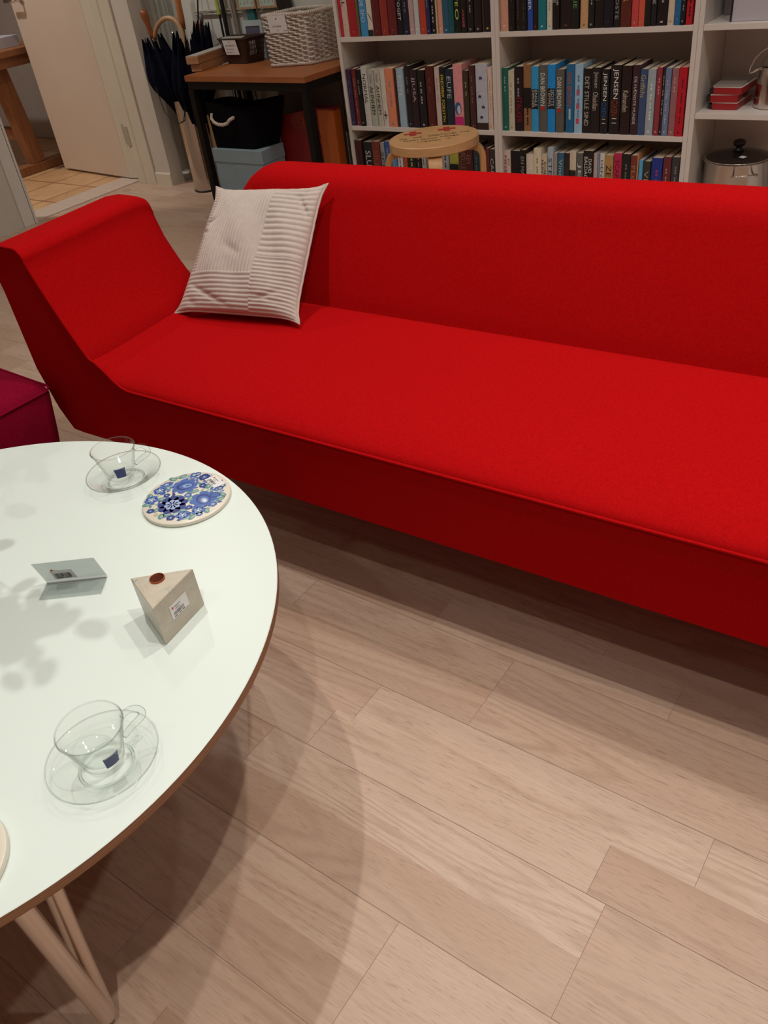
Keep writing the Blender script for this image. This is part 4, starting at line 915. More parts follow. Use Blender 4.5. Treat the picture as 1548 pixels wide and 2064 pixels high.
        e2 = MB(); O.y -= .0002; down('I I', .24, .16, .3, .75, e2); O.y += .0002; e2.build('volume_mark', cmat((.6, .58, .5)), o, weld=False)
    elif prt == 'DE HÆNGTE HUNDE': down(prt, .84, .16, .28, .68)
    elif prt == 'Griffiths': down(prt, .92, .58, .15, .8)
    elif prt == 'Kalmanden': down(prt, .65, .34, .2, .75)
    elif prt == 'Jensen Obsidian': down('Jensen', .94, .70, .2, .8); down('Obsidian', .64, .36, .2, .8)
    elif prt == 'STALKER': down(prt, .54, .14, .2, .85); extra = MB(); smudge(extra, O, W_, h, rnd); pc2 = (.3, .28, .32)
    elif prt in ('SLUT', 'SILENT', 'SPIL', 'STEN', 'CARTER', 'FLOVNI', 'VIC', 'ZEN', 'JE'): down(prt, .82, .82 - .09 * len(prt) - .1, .2, .8)
    else: down(prt, .88, max(.12, .88 - .065 * len(prt) - .1), .22, .76)
    if p.v: p.build('spine_print', cmat(pm), o, weld=False)
    if extra is not None and extra.v:
        q = extra.build('spine_detail', cmat(pc if (prt and prt[0] == '[') else pc2), o, weld=False); q.location.y = -.0002
    return o
def blob3(mb, c, rx, rz, n=14): mb.add([c + Vector((rx * math.cos(2 * PI * i / n), 0, rz * math.sin(2 * PI * i / n))) for i in range(n)], [tuple(range(n))])
ROWG = {(b, r): 'books on the %s shelf of the %s bookcase bay' % (r, {'left': 'stool', 'right': 'central'}[b]) for b in ('left', 'right') for r in ('top', 'middle', 'bottom')}
def book_rows():
    seen = {}
    for key, L in BOOKS.items():
        bay, row = key.split('/'); rnd = random.Random(len(key) * 7 + len(L)); bn = {'left': 'stool bay', 'right': 'central bay'}[bay]
        for i, (a, b, h, name, col, prt, pc, ex) in enumerate(L):
            ln = L[i - 1][3] if i else 'left panel'; rn = L[i + 1][3] if i < len(L) - 1 else 'right panel'
            label = '%s book, %s shelf, %s, right of the %s one' % (name, row, bn, ln) if i else '%s book at the left end of the %s shelf, %s' % (name, row, bn)
            if len(label.split()) > 16: label = '%s book, %s shelf, %s, beside %s one' % (name, row, bn, ln)
            assert label not in seen, label
            seen[label] = 1
            make_book(a, b, h, name, col, prt, pc, SH_Z[row] + .0004, bay, row, rnd, label)
book_rows()
# ---------------------------------------------------------------- round wooden stool
def make_stool():
    t = thing('stool', 'round birch stool with handwritten seat standing in front of the bookcase', 'stool', (-1.942, 2.975, 0))
    R = .180
    MB().lathe([(0, .414), (R - .003, .414), (R, .417), (R, .447), (R - .003, .45), (0, .45)], 96).build('seat', M_birch, t, smooth=True, angle=.5)
    for a in (-57, 33, 123, 213):
        A = Matrix.Rotation(math.radians(a), 4, 'Z'); w = .027; th = .024; ro = .203; rb = .055
        outer = [(.06, .4135), (ro - rb, .4135)] + [(ro - rb + rb * math.sin(q), .4135 - rb + rb * math.cos(q)) for q in [PI / 2 * i / 8 for i in range(1, 9)]] + [(ro + .002, .20), (ro + .003, .001)]
        inner = [(ro + .003 - th, .001), (ro + .002 - th, .20)] + [(ro - rb + (rb - th) * math.sin(q), .4135 - rb + (rb - th) * math.cos(q)) for q in [PI / 2 * (8 - i) / 8 for i in range(0, 9)]] + [(.06, .4135 - th)]
        MB().prism(outer + inner, -w, w, A, axis='y').build('leg', M_birche, t, bevel=.002)
    z = .4506; ex = Vector((.832, .555, 0)); ey = Vector((-.555, .832, 0))
    L = MB()
    def line(s, cx, cy, wd, hh): text(L, s, Vector((0, 0, z)) + ex * (cx - wd / 2) + ey * cy, ex * wd, ey * hh)
    line('Du', -.122, -.004, .030, .022); line('MÅ', -.062, .001, .036, .024); line('GODT', .008, .002, .060, .024); line('bruge', .068, .003, .050, .022)
    line('Stolen', -.090, -.040, .062, .022); line('kommer', -.018, -.040, .066, .022); line('tilbage', .062, -.036, .076, .022); line('i reolen', -.02, -.076, .090, .020); line(':)', .056, -.072, .018, .018)
    L.build('handwriting', mat('green_black_marker', (.03, .055, .02), .6), t, weld=False)
    line2 = MB(); text(line2, 'deg', Vector((0, 0, z)) + ex * .104 + ey * .008, ex * .040, ey * .022); line2.build('handwriting', mat('green_marker', (.05, .16, .04), .6), t, weld=False)
    c = MB()
    for (dx, dy) in ((-2.0562 + 1.942, 2.9966 - 2.975), (-1.9503 + 1.942, 3.0877 - 2.975)):
        o = Vector((dx, dy, z + .0003)); quad(c, o - ex * .036 - ey * .011, ex * .072, ey * .022); quad(c, o - ex * .013 - ey * .034 + Vector((0, 0, .0002)), ex * .026, ey * .068)
    c.build('red_cross', mat('red_marker', (.42, .035, .02), .6), t, weld=False)
make_stool()
# ---------------------------------------------------------------- side desk with black steel frame
DZ = .64
def make_desk():
    t = thing('side_table', 'small brown-topped table with black steel frame left of the bookcases', 'table', (-3.50, 3.148, 0), math.radians(-2.7))
    MB().box((0, 0, DZ - .026), (.811, .400, DZ)).build('table_top', M_desk, t, bevel=.002)
    MB().box((.005, .008, DZ - .062), (.806, .028, DZ - .0265)).box((.005, .375, DZ - .062), (.806, .395, DZ - .0265)).box((.786, .03, DZ - .062), (.806, .373, DZ - .0265)).box((.005, .03, DZ - .062), (.025, .373, DZ - .0265)).build('apron', M_blackm, t, bevel=.001)
    for x in (.003, .773):
        for y in (.004, .362): MB().box((x, y, 0), (x + .035, y + .035, DZ - .063)).build('leg', M_blackm, t, bevel=.002)
make_desk()
def loft_ring(q0, z0, q1, z1, f, per=40, rc=.03):
    # point on a rounded four-sided outline, interpolated between bottom and top; returns function(s, h) -> (pos, outward normal)
    def outline(q):
        pts = []; n = len(q)
        for i in range(n):
            p, a, b = Vector(q[i]), Vector(q[i - 1]), Vector(q[(i + 1) % n]); u = (a - p).normalized(); v = (b - p).normalized()
            p0 = p + u * rc; p1 = p + v * rc
            pts += [p0 * (1 - t) ** 2 + p * 2 * t * (1 - t) + p1 * t ** 2 for t in (0, .25, .5, .75, 1)]
        return pts
    o0, o1 = outline(q0), outline(q1); n = len(o0)
    L = [0]
    for i in range(n): L.append(L[-1] + (o1[(i + 1) % n] - o1[i]).length)
    tot = L[-1]
    def fn(s, h):
        d = (s % 1) * tot; i = max(k for k in range(n) if L[k] <= d + 1e-9); t = (d - L[i]) / max(L[i + 1] - L[i], 1e-9); j = (i + 1) % n
        a = o0[i].lerp(o0[j], t); b = o1[i].lerp(o1[j], t); p = a.lerp(b, h); e = (o1[j] - o1[i]).normalized()
        return Vector((p.x, p.y, z0 + (z1 - z0) * h)), Vector((e.y, -e.x, 0))
    return fn, tot
def make_wicker():
    c = Vector((-2.93, 3.45, DZ))
    t = thing('wicker_basket', 'white painted wicker basket with a price card on the brown table', 'basket', c)
    q0 = [(-3.068, 3.320), (-2.862, 3.378), (-2.800, 3.545), (-3.02, 3.545)]; q1 = [(-3.088, 3.328), (-2.858, 3.378), (-2.795, 3.560), (-3.05, 3.560)]
    q0 = [(x - c.x, y - c.y) for x, y in q0]; q1 = [(x - c.x, y - c.y) for x, y in q1]; H = .215
    fn, tot = loft_ring(q0, .004, q1, H, None, rc=.022); ns = 30; rows = 20; W_ = MB(); per = ns * 4
    for r in range(rows):
        h = (r + .7) / (rows + 1); pts = []
        for k in range(per):
            s = k / per; p, n = fn(s, h); pts.append(p + n * (.0050 * math.sin(2 * PI * s * ns / 2 + (r % 2) * PI)) + Vector((0, 0, .0022 * math.sin(2 * PI * s * ns / 2 + r * PI + 1.2))))
        W_.tube(pts, .0042, 6, closed=True)
    W_.build('woven_sides', M_wicker, t, smooth=True)
    st = MB()
    for k in range(ns): 
        a, _ = fn((k + .25) / ns, 0); b, _ = fn((k + .25) / ns, .985); st.tube([a, a.lerp(b, .5), b], .0026, 6)
    st.build('stakes', M_wicker, t, smooth=True)
    for nm, h, rr in (('rim', .99, .0048), ('base_border', .012, .0042)):
        m = MB()
        for ph in (0, 1, 2):
            pts = []
            for k in range(240):
                s = k / 240; p, n = fn(s, h); a = 2 * PI * s * 26 + ph * 2 * PI / 3; pts.append(p + n * .0052 * math.cos(a) + Vector((0, 0, .0052 * math.sin(a) + (.002 if h < .5 else 0))))
            m.tube(pts, rr, 6, closed=True)
        m.build(nm, M_wicker, t, smooth=True)
    b = [fn(k / 40, 0.0)[0] for k in range(40)]; MB().add([Vector((p.x * .97, p.y * .97, .004)) for p in b] + [Vector((p.x * .97, p.y * .97, .008)) for p in b], [tuple(range(40))[::-1], tuple(range(40, 80))] + [(i, (i + 1) % 40, 40 + (i + 1) % 40, 40 + i) for i in range(40)]).build('base', M_wicker, t)
    MB().add([Vector((p.x * .94, p.y * .94, .009)) for p in b], [tuple(range(40))]).build('lining', M_wicker, t)
    # price card tied to the front
    f0, _ = fn(.0, .9)
    A = Vector((-3.043, 3.322, .855)) - c; B = Vector((-2.955, 3.347, .853)) - c; ex = B - A; dn = Vector((.004, .003, -.072)); 
    n = ex.cross(dn).normalized(); n = -n if n.y > 0 else n
    card = MB(); card.add([A, B, B + dn, A + dn] + [p - n * .0006 for p in (A, B, B + dn, A + dn)], [(0, 1, 2, 3), (7, 6, 5, 4), (0, 4, 5, 1), (1, 5, 6, 2), (2, 6, 7, 3), (3, 7, 4, 0)])
    cd = card.build('price_card', M_paper, t)
    p = MB(); o = A + n * .0006; text(p, '150 DKK', o + ex * .2 + dn * .66, ex * .5, -dn * .10); text(p, '5', o + ex * .45 + dn * .88, ex * .06, -dn * .08); quad(p, o + ex * .46 + dn * .24, ex * .05, -dn * .09)
    p.build('card_print', M_ink, cd, weld=False)
make_wicker()
def make_brown_basket():
    c = Vector((-3.37, 3.48, DZ)); t = thing('plastic_basket', 'dark brown slotted plastic basket with price card beside the white wicker basket', 'basket', c)
    q0 = [(-3.462, 3.432), (-3.322, 3.424), (-3.285, 3.520), (-3.44, 3.525)]; q1 = [(-3.495, 3.418), (-3.292, 3.404), (-3.258, 3.530), (-3.47, 3.535)]
    q0 = [(x - c.x, y - c.y) for x, y in q0]; q1 = [(x - c.x, y - c.y) for x, y in q1]; fn, tot = loft_ring(q0, .001, q1, .115, None, rc=.012); N = 120
    def band(h0, h1, s0=0, s1=1, n=N, sh=0):
        m = MB(); th = .0018; vs = []
        for k in range(n + 1):
            for (h, d) in ((h0, 0), (h1, 0), (h1, -th), (h0, -th)):
                p, nn = fn((s0 + (s1 - s0) * k / n) + sh * h, h); vs.append(p + nn * d)
        fs = []
        for k in range(n):
            for q in range(4): fs.append((k * 4 + q, k * 4 + (q + 1) % 4, k * 4 + 4 + (q + 1) % 4, k * 4 + 4 + q))
        fs += [(0, 1, 2, 3), (n * 4 + 3, n * 4 + 2, n * 4 + 1, n * 4)]
        return vs, fs
    W_ = MB()
    for a, b in ((0, .32), (.50, .53), (.68, .71), (.86, 1.0)): W_.add(*band(a, b))
    L = .13 / tot * 2
    for k in range(64):
        s = k / 64; W_.add(*band(.3, .88, s, s + .0055, 1, .03))
    s0, s1 = .0, .33; W_.add(*band(.3, .9, .045, .36, 30))
    W_.build('basket_wall', M_brownp, t, weld=False)
    rim = [fn(k / 80, 1.0)[0] + fn(k / 80, 1.0)[1] * .002 for k in range(80)]; MB().tube(rim, .0036, 8, closed=True).build('rim', M_brownp, t, smooth=True)
    MB().add([fn(k / 40, .0)[0] for k in range(40)], [tuple(range(40))]).build('base', M_brownp, t)
    A = Vector((-3.452, 3.409, .7505)) - c; ex = Vector((.098, -.0066, 0)); dn = Vector((.006, .008, -.066)); n = Vector((-.06, -1, -.1)).normalized()
    cd = MB().add([A, A + ex, A + ex + dn, A + dn] + [p - n * .0006 for p in (A, A + ex, A + ex + dn, A + dn)], [(0, 1, 2, 3), (7, 6, 5, 4), (0, 4, 5, 1), (1, 5, 6, 2), (2, 6, 7, 3), (3, 7, 4, 0)]).build('price_card', M_paper, t)
    p = MB(); o = A + n * .0006; text(p, 'SØLVBESTIK', o + ex * .12 + dn * .42, ex * .72, -dn * .10); text(p, '10 kr/stk', o + ex * .14 + dn * .66, ex * .55, -dn * .10); text(p, '50 for 6', o + ex * .12 + dn * .88, ex * .55, -dn * .10); quad(p, o + ex * .46 + dn * .20, ex * .04, -dn * .1)
    p.build('card_print', M_ink, cd, weld=False)
    MB().add([Vector(v) - c for v in ((-3.478, 3.425, .757), (-3.32, 3.416, .7575), (-3.31, 3.44, .763), (-3.46, 3.45, .762))], [(0, 1, 2, 3)]).build('paper_sheet', cmat((.35, .32, .28)), t)
make_brown_basket()
t = thing('wooden_tray', 'pine wooden box stack at the left end of the brown table', 'box', (-3.530, 3.235, DZ + .0005), math.radians(10))
MB().box((0, 0, 0), (.062, .31, .034)).build('lower_tray', M_pine, t, bevel=.003); MB().box((-.012, -.012, .035), (.062, .31, .070)).build('upper_tray', M_pine, t, bevel=.003); MB().box((-.010, -.010, .0705), (.060, .308, .0725)).build('lid_insert', mat('grey_white_lid', (.42, .38, .34), .5), t)
# things below the table
t = thing('storage_box', 'pale blue cardboard storage box with lid under the brown table', 'box', (-3.262, 3.25, 0))
MB().box((-.170, -.084, 0), (.170, .082, .262)).build('box_body', M_bluebox, t, bevel=.002); MB().box((-.1735, -.0875, .232), (.1735, .0855, .298)).build('lid', M_bluebox, t, bevel=.003)
def make_black_basket():
    c = Vector((-3.27, 3.26, .2985)); t = thing('rope_basket', 'black woven basket with white rope handle standing on the pale blue box', 'basket', c)
    q0 = [(-3.425, 3.180), (-3.140, 3.185), (-3.095, 3.335), (-3.41, 3.335)]; q1 = [(-3.432, 3.172), (-3.155, 3.185), (-3.015, 3.340), (-3.40, 3.345)]
    q0 = [(x - c.x, y - c.y) for x, y in q0]; q1 = [(x - c.x, y - c.y) for x, y in q1]; fn, tot = loft_ring(q0, .0, q1, .205, None, rc=.025)
    m = MB(); N = 100; m.grid(lambda u, v: fn(u, v)[0] + fn(u, v)[1] * (.0025 * math.sin(u * 2 * PI * 50) * math.sin(v * 60)) + Vector((0, 0, (.012 * math.sin(u * 14 + 1)) * v ** 6)), N, 26, wrapu=True)
    m.grid(lambda u, v: fn(u, 1 - .3 * v)[0] - fn(u, 1)[1] * .006 + Vector((0, 0, .012 * math.sin(u * 14 + 1) * (1 - v))), N, 4, wrapu=True)
    m.add([fn(k / 50, 0)[0] for k in range(50)], [tuple(range(50))[::-1]]); m.add([fn(k / 50, .72)[0] - fn(k / 50, .72)[1] * .005 for k in range(50)], [tuple(range(50))])
    m.build('woven_body', M_blkfab, t, smooth=True)
    # crumpled black cloth on top
    MB().grid(lambda u, v: (-.10 + .17 * u, -.05 + .10 * v, .165 + .060 * math.sin(PI * u) * math.sin(PI * v) + .007 * math.sin(17 * u + 5 * v)), 20, 14).build('black_cloth', M_blkfab, t, smooth=True)
    pts = [(-3.381, 3.166, .462), (-3.380, 3.158, .444), (-3.366, 3.155, .428), (-3.340, 3.154, .4185), (-3.305, 3.154, .417), (-3.275, 3.155, .424), (-3.255, 3.156, .440), (-3.238, 3.160, .447), (-3.236, 3.170, .449)]
    pp = [Vector(p) - c for p in pts]; fine = [pp[i].lerp(pp[i + 1], k / 6) for i in range(len(pp) - 1) for k in range(6)] + [pp[-1]]
    rp = MB()
    for ph in (0, 2.09, 4.19):
        rp.tube([p + Vector((0, .0042 * math.cos(i * .8 + ph), .0042 * math.sin(i * .8 + ph))) for i, p in enumerate(fine)], .0048, 7)
    rp.build('rope_handle', M_rope, t, smooth=True)
make_black_basket()
tag(MB().box((0, 0, 0), (.034, .20, .445)).build('wooden_board', wood('chipboard_edge', (.42, .22, .07), (.52, .30, .12), (10, 10, 10)), None, bevel=.001, loc=(-3.4735, 3.215, 0)), 'yellow-brown board standing between the table leg and the blue box', 'board')
t = thing('folder', 'transparent dark red plastic folder case with handle beside the black basket', 'folder', (-3.03, 3.372, 0), math.radians(3))
mr = mat('dark_red_plastic', (.24, .012, .014), .3); mro = mat('orange_red_plastic', (.42, .06, .02), .35)
MB().prism([(-.093, 0), (.099, 0), (.099, .436), (.090, .442), (-.085, .416), (-.093, .408)], -.008, .008, axis='y').build('case', mr, t, bevel=.002)
hp_ = [(.005, -.0095, .425), (.006, -.0095, .395), (.018, -.0095, .372), (.040, -.0095, .363), (.062, -.0095, .370), (.074, -.0095, .392), (.076, -.0095, .430)]
MB().tube([Vector(p) for p in hp_], .004, 8).build('handle', mro, t, smooth=True)
t = thing('folder', 'bright orange document folder next to the white bookcase side', 'folder', (-2.80, 3.38, 0), math.radians(-2))
MB().box((-.052, -.028, 0), (.052, .028, .45)).build('case', mat('orange_plastic', (.50, .11, .012), .4), t, bevel=.002)
MB().box((-.056, -.031, .0), (-.0525, .031, .462)).box((-.056, -.034, .452), (.056, .034, .456)).build('edge_band', mr, t, bevel=.0005)
t = thing('album', 'black album with white page edges squeezed beside the bookcase panel', 'album', (-2.684, 3.37, 0))
MB().box((-.016, 0, 0), (.018, .125, .350)).build('cover', mat('black_leatherette', (.012, .011, .012), .5), t, bevel=.002); MB().box((-.0185, .003, .004), (-.0165, .122, .348)).build('page_edge', M_paper, t)
for k, (xa, xb, h) in enumerate(((-3.30, -3.075, .585), (-3.07, -2.872, .59), (-2.867, -2.665, .58))):
    tag(MB().box((xa, 3.588, .0), (xb, 3.5975, h)).build('grey_board', mat('grey_board', (.20, .165, .15), .7, var=.05), None, bevel=.001), 'flat grey-brown board against the wall under the table, %s of three' % ('left', 'middle', 'right')[k], 'board', 'grey boards under the table')
for k, (x, w, h) in enumerate(((-3.865, .075, .585), (-3.70, .07, .60))):
    tag(MB().box((x, 3.545, 0), (x + w, 3.585, h)).build('white_carton', mat('white_carton', (.62, .60, .56), .6), None, bevel=.002), 'narrow white carton standing against the wall behind the table, %s one' % ('left', 'right')[k], 'carton', 'white cartons behind the table')
# picture frames, rail and sticks behind the table
t = thing('wall_rail', 'pale double rod rail fixed to the wall above the table', 'rail', (-3.55, 3.59, .855))
for dz in (-.008, .0075): MB().tube([(-.245, 0, dz), (.40, 0, dz)], .0042, 8).build('rod', mat('grey_rail', (.45, .43, .36), .4), t, smooth=True, angle=.7)
MB().box((-.12, -.003, -.012), (-.11, .009, .012)).box((.20, -.003, -.012), (.21, .009, .012)).build('bracket', M_steel, t)
mint = mat('mint_print', (.50, .62, .56), .6, var=.05); tan = wood('tan_frame', (.42, .27, .15), (.52, .36, .22), (20, 20, 20))
for k, x in enumerate((-3.452, -3.312)):
    t = thing('picture_frame', 'tan framed mint green picture above the baskets, %s of the two' % ('left', 'right')[k], 'picture', (x, 3.568, .862), 0, 'tan framed mint pictures')
    w, h = .128, .19
    MB().box((0, -.006, 0), (.011, .006, h)).box((w - .011, -.006, 0), (w, .006, h)).box((.011, -.006, 0), (w - .011, .006, .009)).box((.011, -.006, h - .009), (w - .011, .006, h)).build('frame', tan, t)
    MB().box((.0112, -.001, .0092), (w - .0112, .003, h - .0092)).build('picture', mint, t)
    p = MB(); rnd = random.Random(k + 3)
    for i in range(4):
        for j in range(5): quad(p, (.022 + i * .026, -.0014, .022 + j * .030 + rnd.uniform(-.002, .002)), (.004, 0, 0), (0, 0, .010)); 
    p.build('picture_marks', cmat((.16, .22, .22)), t)
t = thing('picture_frame', 'small pale blue frame with purple-grey picture behind the brown basket', 'picture', (-3.425, 3.545, DZ), 0)
Mx = Matrix.Rotation(math.radians(-4), 4, 'X'); w, h = .13, .175; lb = mat('pale_blue_frame', (.45, .53, .55), .5)
MB().box((0, -.005, 0), (.016, .005, h), Mx).box((w - .016, -.005, 0), (w, .005, h), Mx).box((.016, -.005, 0), (w - .016, .005, .016), Mx).box((.016, -.005, h - .026), (w - .016, .005, h), Mx).build('frame', lb, t)
MB().box((.0162, -.001, .0162), (w - .0162, .003, h - .0262), Mx).build('picture', mat('slate_purple', (.10, .095, .14), .5), t)
t = thing('picture_frame', 'black picture frame leaning behind the white wicker basket', 'picture', (-3.10, 3.572, DZ), 0)
Mx = Matrix.Rotation(math.radians(-12), 4, 'Y'); MB().box((-.03, -.008, .03), (.0, .008, .42), Mx).box((.0, -.007, .03), (.05, .007, .42), Mx).build('frame', mat('black_lacquer', (.012, .009, .01), .35), t)
tag(MB().box((-3.17, 3.566, .80), (-3.115, 3.586, .905)).build('white_box', M_paper, None, bevel=.001), 'small white box beside the black frame', 'box')
tag(MB().box((-3.405, 3.5735, .80), (-3.355, 3.590, .868)).build('teal_box', mat('teal_carton', (.03, .16, .17), .5), None, bevel=.001), 'small dark teal box above the pale blue frame', 'box')
def stick(name, label, cat, pts, parts):
    t = thing(name, label, cat, pts[0])
    for nm, a, b, r, m in parts: MB().tube([Vector(a) - Vector(pts[0]), Vector(b) - Vector(pts[0])], r, 12).build(nm, m, t, smooth=True, angle=.8)
lime = mat('lime_plastic', (.45, .55, .08), .4); bk = mat('black_tube', (.012, .011, .012), .3)
stick('walking_pole', 'lime and black walking pole leaning on the wall behind the table', 'pole', [(-3.588, 3.565, 0)], [('shaft', (-3.588, 3.565, 0), (-3.592, 3.568, .845), .006, bk), ('grip', (-3.592, 3.568, .846), (-3.606, 3.57, 1.12), .009, lime)])
stick('broom_stick', 'thick black stick standing right of the lime pole', 'pole', [(-3.560, 3.56, 0)], [('shaft', (-3.560, 3.56, 0), (-3.552, 3.565, 1.2), .0115, bk)])
stick('grey_stick', 'grey-brown wooden stick standing right of the black stick', 'pole', [(-3.470, 3.579, 0)], [('shaft', (-3.470, 3.579, 0), (-3.500, 3.580, 1.2), .009, mat('grey_wood', (.25, .20, .17), .6)), ('twin_shaft', (-3.492, 3.581, 0), (-3.520, 3.582, 1.2), .006, mat('grey_wood_light', (.33, .28, .25), .6))])
stick('fire_poker', 'tool with turned orange wooden handle hanging on the wall rail', 'tool', [(-3.76, 3.55, .71)], [('wooden_handle', (-3.768, 3.55, .700), (-3.752, 3.552, .814), .021, M_bamboo), ('wire_shaft', (-3.748, 3.556, .815), (-3.722, 3.575, .96), .004, M_blackm)])
stick('bottle_brush', 'narrow dark grey tool hanging right of the orange handle', 'tool', [(-3.722, 3.57, .71)], [('dark_body', (-3.719, 3.57, .700), (-3.728, 3.572, .80), .012, mat('dark_grey_rubber', (.05, .04, .04), .6))])
# ---------------------------------------------------------------- umbrella bin and umbrellas
BX, BY = -3.800, 3.410
t = thing('umbrella_bin', 'tall brushed steel cylinder bin holding the umbrellas', 'umbrella stand', (BX, BY, 0))
MB().lathe([(0, .012), (.078, .012), (.078, .478), (.0765, .480), (.0755, .478), (.0755, .016), (0, .016)], 64).build('cylinder', M_steel, t, smooth=True, angle=.6)
MB().lathe([(0, 0), (.080, 0), (.081, .002), (.081, .010), (.079, .012), (0, .012)], 64).build('black_base', M_black, t, smooth=True, angle=.6)
p = MB(); 
for k, wd in enumerate((.02, .014, .02)): 
    for i in range(4): a = -1.02 + i * .07; quad(p, (.0784 * math.cos(a), .0784 * math.sin(a), .41 - k * .010), (-.0784 * math.sin(a) * .045, .0784 * math.cos(a) * .045, 0), (0, 0, .005))
p.build('faint_print', cmat((.30, .22, .20)), t)
def canopy(base, top, z0, z1, rmax, seed, pk=.62, spikes=8):
    base, top = Vector(base), Vector(top); ax = (top - base); L = ax.length; ax.normalize(); e1 = ax.cross(Vector((0, 1, 0))).normalized(); e2 = ax.cross(e1); rnd = random.Random(seed); ph = rnd.uniform(0, 6)
    def fn(u, v):
        a = 2 * PI * u; v2 = v; h = z0 + (z1 - z0) * v2
        r = rmax * (.16 + .84 * sstep(v2 / pk)) if v2 < pk else rmax * (1 - .38 * ((v2 - pk) / (1 - pk)) ** 1.3)
        r *= 1 + .20 * math.sin(spikes * a + ph) * min(1, v2 * 2) + .08 * math.sin(3 * a + 5 * v2 + ph)
        if v2 > .7: h += (z1 - z0) * .22 * ((v2 - .7) / .3) * (.5 + .5 * math.cos(spikes * a + ph)) ** 2 - (z1 - z0) * .10 * ((v2 - .7) / .3)
        return base + ax * h + (e1 * math.cos(a) + e2 * math.sin(a)) * r
    return MB().grid(fn, 96, 26, wrapu=True)
def umbrella(label, loc, top, z0, z1, r, seed, handle):
    loc = Vector(loc); top = Vector(top); t = thing('umbrella', label, 'umbrella', loc, 0, 'umbrellas in the steel bin'); T = top - loc
    canopy((0, 0, 0), T, z0, z1, r, seed).build('canopy', M_umb, t, smooth=True)
    MB().tube([(0, 0, .0), T * .96], .0045, 10).build('shaft', M_blackm, t, smooth=True, angle=.8); handle(t, T, loc)
def knob(t, T, loc):
    d = T.normalized(); a = T - d * .14; MB().tube([a, a + d * .03, a + d * .08, a + d * .115, a + d * .135, a + d * .147], [.012, .013, .015, .022, .021, .008], 16).build('handle', M_red_brown, t, smooth=True)
    MB().tube([a - d * .006, a + d * .004], .0145, 14).build('collar', M_chrome, t, smooth=True, angle=.6)
    cp = [(-.135, -.055, .60), (-.12, -.085, .50), (-.075, -.105, .38), (.0, -.112, .315), (.055, -.100, .335), (.075, -.085, .40), (.070, -.07, .47)]
    MB().tube([Vector(c) for c in cp], .0028, 8).build('wrist_cord', M_black, t, smooth=True)
umbrella('navy umbrella with red-brown knob handle, leftmost in the bin', (-3.835, 3.425, .05), (-3.976, 3.40, .902), .30, .70, .085, 1, knob)
def crook(t, T, loc):
    pts = [(-3.700, 3.395, .66), (-3.7052, 3.40, .7156), (-3.712, 3.40, .765), (-3.7197, 3.40, .8068), (-3.735, 3.40, .835), (-3.7508, 3.40, .8525), (-3.775, 3.40, .861), (-3.7993, 3.40, .8631), (-3.828, 3.40, .860), (-3.8534, 3.40, .8515), (-3.885, 3.40, .835), (-3.9119, 3.40, .8124), (-3.926, 3.40, .790), (-3.9347, 3.40, .7667)]
    MB().tube([Vector(p) - loc for p in pts], [.011] * 6 + [.0112] * 7 + [.010], 14).build('handle', M_cane, t, smooth=True)
    MB().tube([Vector((-3.80, 3.41, .735)) - loc, Vector((-3.796, 3.41, .80)) - loc], .006, 10).build('chrome_tip', M_chrome, t, smooth=True)
umbrella('navy umbrella with large pale cane crook handle, centre of the bin', (-3.80, 3.375, .05), (-3.712, 3.395, .70), .22, .70, .085, 2, crook)
def straight(t, T, loc):
    d = T.normalized(); a = T - d * .26; MB().tube([a, a + d * .05, a + d * .1, a + d * .2, a + d * .30], [.013, .0165, .0155, .0165, .0165], 14).build('handle', M_bamboo, t, smooth=True)
umbrella('navy umbrella with long straight orange wooden handle, right of the crook handle', (-3.785, 3.445, .05), (-3.755, 3.46, 1.06), .22, .66, .075, 3, straight)
def plain(t, T, loc):
    MB().tube([T * .95, T], [.010, .010], 12).build('handle', mat('grey_handle', (.12, .11, .13), .4), t, smooth=True)
umbrella('dark navy umbrella leaning to the right, rearmost in the bin', (-3.765, 3.42, .05), (-3.655, 3.50, .86), .30, .74, .060, 4, plain)
# clear plastic tubes in the corner
for k, (x, y, r, h, lb) in enumerate(((-4.062, 3.50, .022, 1.25, 'left'), (-4.016, 3.545, .019, 1.32, 'middle'), (-3.972, 3.575, .016, 1.3, 'right'))):
    t = thing('plastic_tube', 'tall clear plastic tube in the corner by the door frame, %s of three' % lb, 'tube', (x, y, 0), 0, 'clear plastic tubes in the corner')
    MB().lathe([(r, .0), (r, h), (r - .0015, h), (r - .0015, .0)], 24, closed=True).build('tube_wall', M_tube, t, smooth=True, angle=.6)
    MB().lathe([(r + .0008, .05 + .03 * k), (r + .0008, .065 + .03 * k), (r + .002, .065 + .03 * k), (r + .002, .05 + .03 * k)], 24, closed=True).build('band', M_paper, t, smooth=True, angle=.6)
tag(MB().tube([(-4.062, 3.57, .002), (-4.062, 3.582, .70)], .012, 12).build('brass_rod', mat('yellow_brass_tube', (.55, .40, .16), .35, .6), None, smooth=True, angle=.8), 'short yellowish rod behind the clear plastic tubes', 'rod')
